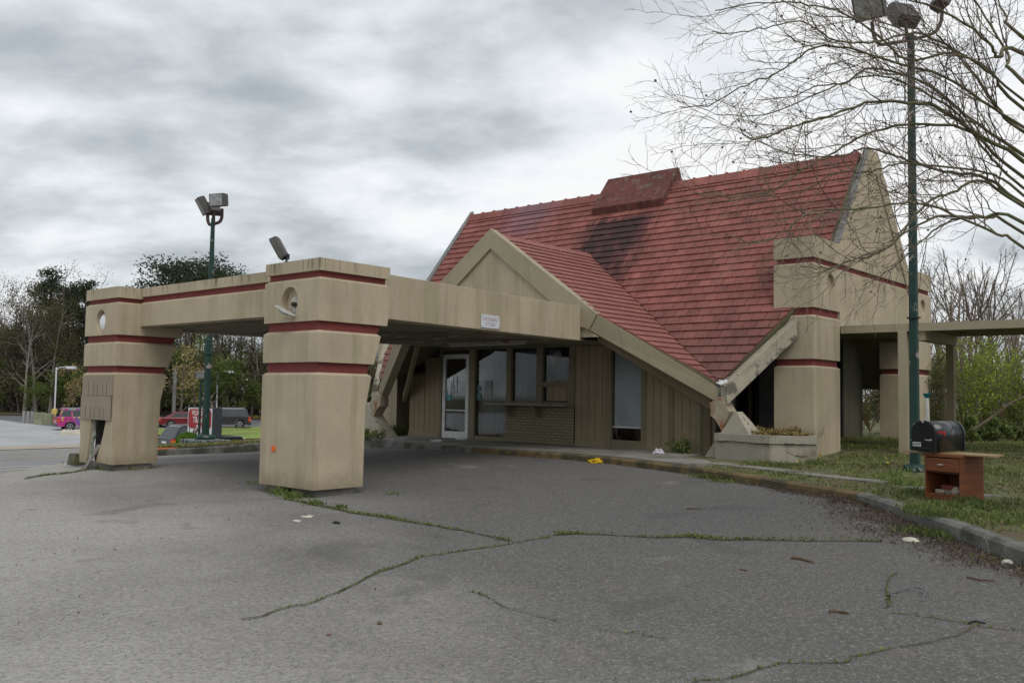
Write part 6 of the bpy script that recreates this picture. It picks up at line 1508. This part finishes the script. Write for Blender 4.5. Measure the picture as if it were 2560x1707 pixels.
for k in range(1500):
    x, y = rng.uniform(-14, 2), rng.uniform(2.2, 13.8)
    if kdist(x, y) > -.1 or mnoise.noise(Vector((x * .7, y * .7, 2))) < -.1: continue
    gr_.append((x, y, T(x, y) + .012 + .012 * mnoise.noise(Vector((x * .35, y * .35, 0)))))
lf.quads(gr_, .016, nr, asp=.6, up=-.7, tv=.5, tint=.6); tag(lf.build('grit', M('grit and leaf crumbs', (.17, .14, .10), .9, .5, 40, tint=.6)), 'scattered crumbs of grit and dead leaf on the open asphalt', 'grit', kind='stuff')
mb = MB()
for k in range(90):
    q_ = lt[rng.randrange(len(lt))]; a_ = rng.uniform(0, PI); l_ = rng.uniform(.05, .22)
    mb.tube([Vector(q_), Vector(q_) + Vector((math.cos(a_) * l_ * .5, math.sin(a_) * l_ * .5, .012)), Vector(q_) + Vector((math.cos(a_ + .3) * l_, math.sin(a_ + .3) * l_, .004))], .0028, 4)
tag(mb.build('litter_twigs', mat['twig']), 'thin dead twigs mixed into the gutter leaf litter', 'twigs', kind='stuff')
# yellow flowers
lf = LF(); fl_ = []
for (px, py) in ((2050, 1142), (2052, 1147), (2060, 1137), (1995, 1163), (2025, 1158), (2220, 1166), (2048, 1151), (2130, 1120)):
    p = G(px, py, lawn_z)
    for j in range(7): fl_.append((p.x + rng.gauss(0, .008), p.y + rng.gauss(0, .008), p.z + .07))
lf.quads(fl_, .03, nr, asp=.9); tag(lf.build('dandelions', M('dandelion yellow', (.75, .55, .03), .6)), 'scattered yellow dandelion heads in the lawn', 'flowers', kind='stuff')

# ------------------------------------------------------------------ cabinet, mailbox and the things on them
q = PD(2402, 1262, 10.2); zt = lawn_z(q.x, q.y) - .01; q = P(2402, 1262, 2, zt)
u = (rv * .49 - fv * .87).normalized(); v = (rv * .87 + fv * .49).normalized(); sc_ = dep_of(q) / 10.2
CW, CD, CH = .45 * sc_, .42 * sc_, .545 * sc_
org = q - u * CW / 2 + v * CD / 2; rzc = math.atan2(u.y, u.x)
cb = thing('bedside_cabinet', 'brown wooden bedside cabinet standing in the weeds by the kerb', 'cabinet', (org.x, org.y, zt), rzc)
mat['wood'] = M('orange brown veneer', (.21, .068, .026), .5, .2, 3, stretch=(1, 1, 9), spec=.35, col2=(.11, .04, .02), c2scale=2.5, c2lo=.56, c2hi=.75, fine=.12, fscale=40); mat['woodd'] = M('inner veneer', (.13, .045, .02), .6, .15, 3)
hx, hy = CW / 2, CD / 2
def pbox(name, x0, x1, y0, y1, z0, z1, m_, par, bev=.003):
    mb = MB(); mb.box(x0, x1, y0, y1, z0, z1); return mb.build(name, m_, par, bevel=bev)
pbox('side_panel', -hx, -hx + .018, -hy, hy, 0, CH - .03, mat['wood'], cb); pbox('side_panel', hx - .018, hx, -hy, hy, 0, CH - .03, mat['wood'], cb)
pbox('top', -hx - .02, hx + .012, -hy - .02, hy, CH - .03, CH, mat['wood'], cb); pbox('back_panel', -hx + .018, hx - .018, hy - .012, hy, 0.02, CH - .03, mat['woodd'], cb)
pbox('shelf', -hx + .018, hx - .018, -hy + .005, hy - .012, .085, .102, mat['wood'], cb); pbox('shelf', -hx + .018, hx - .018, -hy + .02, hy - .012, CH - .225, CH - .21, mat['woodd'], cb); pbox('plinth', -hx + .018, hx - .018, -hy + .012, -hy + .026, 0, .084, mat['wood'], cb)
dr = pbox('drawer', -hx + .006, hx - .012, -hy - .014, -hy + .004, CH - .205, CH - .042, mat['wood'], cb, .008)
mb = MB(); mb.tube([(-.04, -hy - .014, CH - .12), (-.035, -hy - .034, CH - .12), (.035, -hy - .034, CH - .12), (.04, -hy - .014, CH - .12)], .006, 6); mb.build('handle', mat['chrome'], dr)
def at_cab(x, y, z): return org.x + u.x * x + v.x * y, org.y + u.y * x + v.y * y, zt + z
def stone(name, label, cat, p, sx, sy, sz, m_, seed, rz=0, sub_=2, rough=.25, group=None):
    bm = bmesh.new(); bmesh.ops.create_icosphere(bm, subdivisions=sub_, radius=1)
    for vv in bm.verts: vv.co *= 1 + rough * mnoise.noise(vv.co * 1.3 + Vector((seed, seed * 2, 0))) + rough * .5 * mnoise.noise(vv.co * 4 + Vector((seed, 0, 0))); vv.co.x *= sx; vv.co.y *= sy; vv.co.z = max(-sz * .6, vv.co.z * sz) + sz * .6
    me = bpy.data.meshes.new(name); bm.to_mesh(me); bm.free(); me.materials.append(m_); o = bpy.data.objects.new(name, me); C.objects.link(o); o.location = p; o.rotation_euler = (0, 0, rz); return tag(o, label, cat, group)
brk = M('red brick', (.17, .045, .04), .9, .2, 6, .5, 40); pale = M('pale broken stone', (.36, .32, .26), .9, .2, 6, .6, 30, col2=(.18, .15, .12), c2scale=8)
mb = MB(); mb.box(-.10, .10, -.045, .045, 0, .055); o = mb.build('brick', brk, None, bevel=.004); o.location = at_cab(-.0, -.06, .150); o.rotation_euler = (0, 0, rzc + .1); tag(o, 'dark red brick lying on rubble inside the open cabinet', 'brick')
mb = MB(); mb.box(-.115, .115, -.06, .06, 0, .046); o = mb.build('paving_slab', pale, None, bevel=.008); o.location = at_cab(-.055, -.07, .103); o.rotation_euler = (0, 0, rzc + .05); tag(o, 'broken pale slab on the cabinet shelf under the brick', 'slab')
stone('stone', 'pale rounded stone at the right end of the cabinet shelf', 'stone', at_cab(.125, -.13, .103), .058, .05, .062, pale, 3)
pine_w = M('bare pine board', (.40, .27, .15), .7, .15, 3, stretch=(.6, 6, 6), fine=.1)
pd_ = (rv * .59 - fv * .80).normalized(); rzp = math.atan2(pd_.y, pd_.x)
for k, (x, y, ln, lab) in enumerate(((.03, -.13, 1.14, 'longest pine board lying across the cabinet top, nearest the kerb'), (.09, .01, .86, 'middle pine board on the cabinet under the mailbox'), (.20, .145, .60, 'short pine board at the back of the cabinet top'))):
    mb = MB(); mb.box(-ln / 2, ln / 2, -.062, .062, 0, .022); o = mb.build('board', pine_w, None, bevel=.003); o.location = at_cab(x, y, CH + .001); o.rotation_euler = (0, 0, rzp + (0, .03, -.02)[k]); tag(o, lab, 'board', 'pine boards on the cabinet')
# mailbox
mz = zt + CH + .024; mp_ = P(2339, 1131, 2, mz); mu = (rv * .527 - fv * .85).normalized(); mv = Vector((-mu.y, mu.x, 0)); MW, ML, MH = .285, .56, .35; k = dep_of(mp_) / 10.3; MW *= k; ML *= k; MH *= k
mo = mp_ - mu * MW / 2
mbx = thing('mailbox', 'large black metal mailbox with a red flag on top of the boards', 'mailbox', (mo.x, mo.y, mz), math.atan2(mu.y, mu.x))
def arch_pts(w_, h_, y, n=14, z0=0): 
    r_ = w_ / 2; return [Vector((-r_, y, z0)), Vector((r_, y, z0))] + [Vector((r_ * math.cos(a_), y, h_ - r_ + r_ * math.sin(a_))) for a_ in np.linspace(0, PI, n)]
blk = M('black enamel', (.012, .013, .016), .3, .2, 5, spec=.8, coat=.3, col2=(.03, .03, .03), c2scale=10, c2lo=.6, c2hi=.7)
mb = MB(); mb.loft(arch_pts(MW, MH, 0, z0=.012)[::-1], arch_pts(MW, MH, ML, z0=.012)[::-1]); bd = mb.build('body', blk, mbx, weld=True, smooth=False)
for p_ in bd.data.polygons:
    if len(p_.vertices) == 4: p_.use_smooth = True
mb = MB(); mb.loft(arch_pts(MW + .012, MH + .007, -.018, z0=.008)[::-1], arch_pts(MW + .012, MH + .007, .012, z0=.008)[::-1]); dd2 = mb.build('door', M('matt black', (.008, .008, .009), .5, .2, 5, spec=.3), mbx)
mb = MB(); mb.loft(arch_pts(MW + .010, MH + .006, ML - .02, z0=.008)[::-1], arch_pts(MW + .010, MH + .006, ML + .006, z0=.008)[::-1]); mb.build('rear_rim', blk, mbx)
mb = MB(); mb.box(-.012, .012, -.024, -.012, MH - .02, MH + .02); mb.build('latch', mat['alum'], dd2)
rd_ = M('red flag paint', (.42, .02, .02), .4)
mb = MB(); mb.box(MW / 2 + .004, MW / 2 + .009, .03, .19, MH * .62, MH * .62 + .022); mb.box(MW / 2 + .0045, MW / 2 + .0085, .15, .19, MH * .62 - .03, MH * .62 + .001); mb.build('flag', rd_, mbx)
mb = MB(); mb.box(-MW / 2 + .012, -MW / 2 + .125, -.0225, -.0185, .065, .115); st = mb.build('name_plate', M('white label', (.70, .70, .70), .6), dd2); 
text('SWPPP', 'lettering', (-MW / 2 + .0685, -.023, .074), (1, 0, 0), (0, 0, 1), .032, mat['black'], st, .78, bold=.01)
mb = MB(); mb.prism([(.0, .150), (.035, .156), (.06, .150), (.09, .162), (.105, .155), (.10, .146), (.085, .138), (.05, .140), (.02, .144)], 'y', -.0222, -.0185)
mb.v = [(x * 1.0 + .015, y, z) for x, y, z in mb.v]; mb.build('emblem', M('silver emblem', (.45, .46, .46), .4), dd2)
mb = MB(); mb.box(-MW / 2 + .02, MW / 2 - .02, -.024, -.018, .045, .05); mb.build('ridge', blk, dd2)
# plastic tube with teal cup
tp_ = PD(2318, 1046, dep_of(mp_) + .75); b0 = Vector((tp_.x, tp_.y, lawn_z(tp_.x, tp_.y))); tt = thing('plastic_tube', 'upright white plastic tube with a teal cup behind the mailbox', 'tube', b0)
zc_ = PD(2316, 995, dep_of(mp_) + .75).z - b0.z; mb = MB(); mb.tube([(.03, 0, 0), (0, 0, zc_)], .024, 10); mb.build('tube', M('milky plastic', (.55, .56, .50), .4), tt)
mb = MB(); mb.lathe([(.018, 0), (.03, .015), (.048, .05), (.05, .062), (.044, .062), (.02, .02)], (0, 0, zc_), n=18); mb.build('cup', M('teal plastic', (.01, .14, .16), .35), tt)

# ------------------------------------------------------------------ litter on the ground
def bag(label, px, py, sx, sy, sz, m_, seed, fn=T, cat='bag'):
    p = G(px, py, fn); bm = bmesh.new(); bmesh.ops.create_icosphere(bm, subdivisions=4, radius=1)
    for vv in bm.verts:
        c = vv.co.copy(); nn = mnoise.noise(c * 1.6 + Vector((seed, 0, 0))) * .5 + abs(mnoise.noise(c * 4 + Vector((0, seed, 0)))) * .45 + abs(mnoise.noise(c * 9)) * .18; vv.co = c * (.75 + nn); vv.co.x *= sx; vv.co.y *= sy; vv.co.z = max(0, vv.co.z * sz + sz * .3)
    me = bpy.data.meshes.new('plastic_bag'); bm.to_mesh(me); bm.free(); me.materials.append(m_); o = bpy.data.objects.new('plastic_bag', me); C.objects.link(o); o.location = p; o.rotation_euler = (0, 0, HX); tag(o, label, cat); return o
sl = lambda x, y: -1.10
bag('crumpled yellow plastic bag at the foot of the kerb', 1495, 1157, .22, .13, .06, M('yellow plastic', (.62, .42, .02), .45, .15, 6), 1)
bag('small crumpled white bag on the walk below the siding', 1646, 1134, .10, .08, .09, M('white film', (.62, .60, .68), .5, .1, 6), 2, sl)
bag('flattened white bag on the walk before the glass door', 1091, 1104, .16, .11, .04, mat['white'], 3, sl)
o = bag('crumpled white paper against the sill right of the door', 1153, 1099, .13, .05, .05, mat['white'], 4, sl, 'paper'); o.name = 'paper_scrap'
chalk = M('chalky white chunk', (.55, .53, .45), .9, .15, 10, .5, 40)
stone('rubble_chunk', 'flat whitish chunk lying in the gutter by the leaf litter', 'rubble', G(2275, 1356), .09, .06, .035, chalk, 11)
stone('rubble_chunk', 'whitish chunk at the kerb near the right edge of the picture', 'rubble', G(2519, 1416), .05, .045, .04, chalk, 12)
stone('rubble_chunk', 'small whitish chunk beside the right edge kerb', 'rubble', G(2532, 1430), .03, .02, .015, chalk, 13)
stone('rubble_chunk', 'white flake on the leaf litter where the kerb turns grey', 'rubble', G(2149, 1256), .07, .04, .02, chalk, 14)
stone('asphalt_lump', 'dark lump of asphalt right of the near pillar in the open lot', 'lump', G(841, 1310), .055, .03, .022, mat['rubber'], 15)
stone('pebble', 'brown pebble alone on the lower left asphalt', 'pebble', G(949, 1560), .02, .015, .012, M('brown pebble', (.12, .08, .05), .9), 16)
stone('pebble', 'reddish pebble near the lower left corner', 'pebble', G(822, 1590), .025, .014, .010, M('red pebble', (.15, .07, .05), .9), 17)
for k, (px, py) in enumerate(((765, 1293), (742, 1303), (776, 1291))): stone('rubble_chunk', ('largest', 'leftmost', 'smallest')[k] + ' of the grey crumbs in front of the near pillar', 'rubble', G(px, py), (.10, .07, .04)[k], .04, .012, chalk, 20 + k, group='grey crumbs before the near pillar')
def stick(label, pts_, r_, m_, cat='stick', name='stick', lift=.0):
    W3 = [G(*q) + Vector((0, 0, r_ + .005 + (lift if 0 < i < len(pts_) - 1 else 0))) for i, q in enumerate(pts_)]; b = W3[0].copy(); mb = MB(); mb.tube([w_ - b for w_ in W3], [r_, ] * (len(W3) - 1) + [r_ * .6], 6); o = mb.build(name, m_, None); o.location = b; return tag(o, label, cat)
stk = M('brown stick', (.13, .085, .055), .9, .2, 6); red_ = M('red brown stick', (.10, .035, .035), .8)
stick('brown stick lying below the long grassy crack', [Z9(1060, 548), Z9(1120, 558), Z9(1185, 576)], .013, stk)
stick('brown stick beside the short crack on the right', [Z9(1270, 851), Z9(1320, 853), Z9(1378, 857)], .012, stk)
stick('pale thin stick above the long grassy crack', [Z9(480, 274), Z9(560, 273)], .008, stk)
stick('thin twig right of the long crack near the kerb', [Z9(1760, 500), Z9(1825, 517)], .006, stk)
stick('small red twig in the middle of the right asphalt', [Z9(775, 615), Z9(815, 619)], .008, red_)
stick('forked dark red twig near the right edge', [Z9(2035, 655), Z9(2110, 672), Z9(2195, 678)], .007, red_); stick('dark tangle of twig on the crack at the right', [Z9(2040, 912), Z9(2080, 902), Z9(2140, 914)], .008, mat['black'])
stick('bent loop of grey wire lying on the asphalt', [Z9(1625, 746), Z9(1680, 737), Z9(1740, 727), Z9(1780, 730), Z9(1806, 748), Z9(1800, 770), Z9(1785, 787)], .006, M('grey wire', (.13, .14, .15), .5), 'wire', 'wire', .02)
w_ = MB(); a_ = G(*Z9(2160, 545)); b_ = P(*Z9(2128, 418), 2, -1.2); w_.tube([Vector((0, 0, 0)), (b_ - a_) * .55 + Vector((.02, -.03, .02)), b_ - a_], .004, 5); o = w_.build('wire', mat['palebark'], None); o.location = a_; tag(o, 'thin pale stalk leaning on the grey kerb at the right', 'stalk')
# things at the left pillar
p = G(205, 1165); mb = MB(); mb.loft([Vector((a_, b_, 0)) for a_, b_ in ((-.16, -.12), (.16, -.12), (.16, .14), (-.16, .14))], [Vector((a_, b_, .22)) for a_, b_ in ((-.12, -.10), (.15, -.10), (.15, .12), (-.12, .12))])
p = P(191, 1162, 2, T(-17.3, 8) + .0); o = mb.build('stone_block', M('mossy block', (.14, .13, .09), .95, .3, 6, .6, 25, col2=(.07, .09, .03), c2scale=5), None, bevel=.02); o.location = p; tag(o, 'mossy concrete stub left of the broken pillar base', 'block')
x0 = -17.02; yf = 7.5; g_ = T(-16.6, 7.2)
gw = M('grey weathered plank', (.22, .20, .185), .9, .2, 5, .4, 30, stretch=(4, 4, .6))
mb = MB(); mb.loft([Vector((-.09, -.01, 0)), Vector((.01, -.01, 0)), Vector((.01, .01, 0)), Vector((-.09, .01, 0))], [Vector((.10, .16, .46)), Vector((.24, .16, .45)), Vector((.24, .18, .45)), Vector((.10, .18, .46))]); o = mb.build('plank', gw, None, weld=True); o.location = (x0 + .55, yf - .14, g_); tag(o, 'weathered grey plank leaning out of the broken pillar', 'plank', 'weathered planks at the left pillar')
mb = MB(); mb.box(-.26, .26, -.045, .045, 0, .025); o = mb.build('plank', gw, None, bevel=.003); qq_ = G(243, 1172); o.location = (qq_.x, qq_.y, qq_.z + .015); o.rotation_euler = (0, 0, R(70)); tag(o, 'weathered grey plank lying flat before the broken pillar', 'plank', 'weathered planks at the left pillar')
mb = MB()
for k in range(60):
    q_ = G(rng.uniform(158, 205), rng.uniform(1081, 1089)); mb.lathe([(0, -.1), (.3, .0), (.22, .22), (0, .3)], q_, n=6)
tag(mb.build('rocks', M('pale rubble rocks', (.50, .45, .38), .9, .15, 1)), 'pile of pale rocks in front of the pink vehicle', 'rocks', kind='stuff')
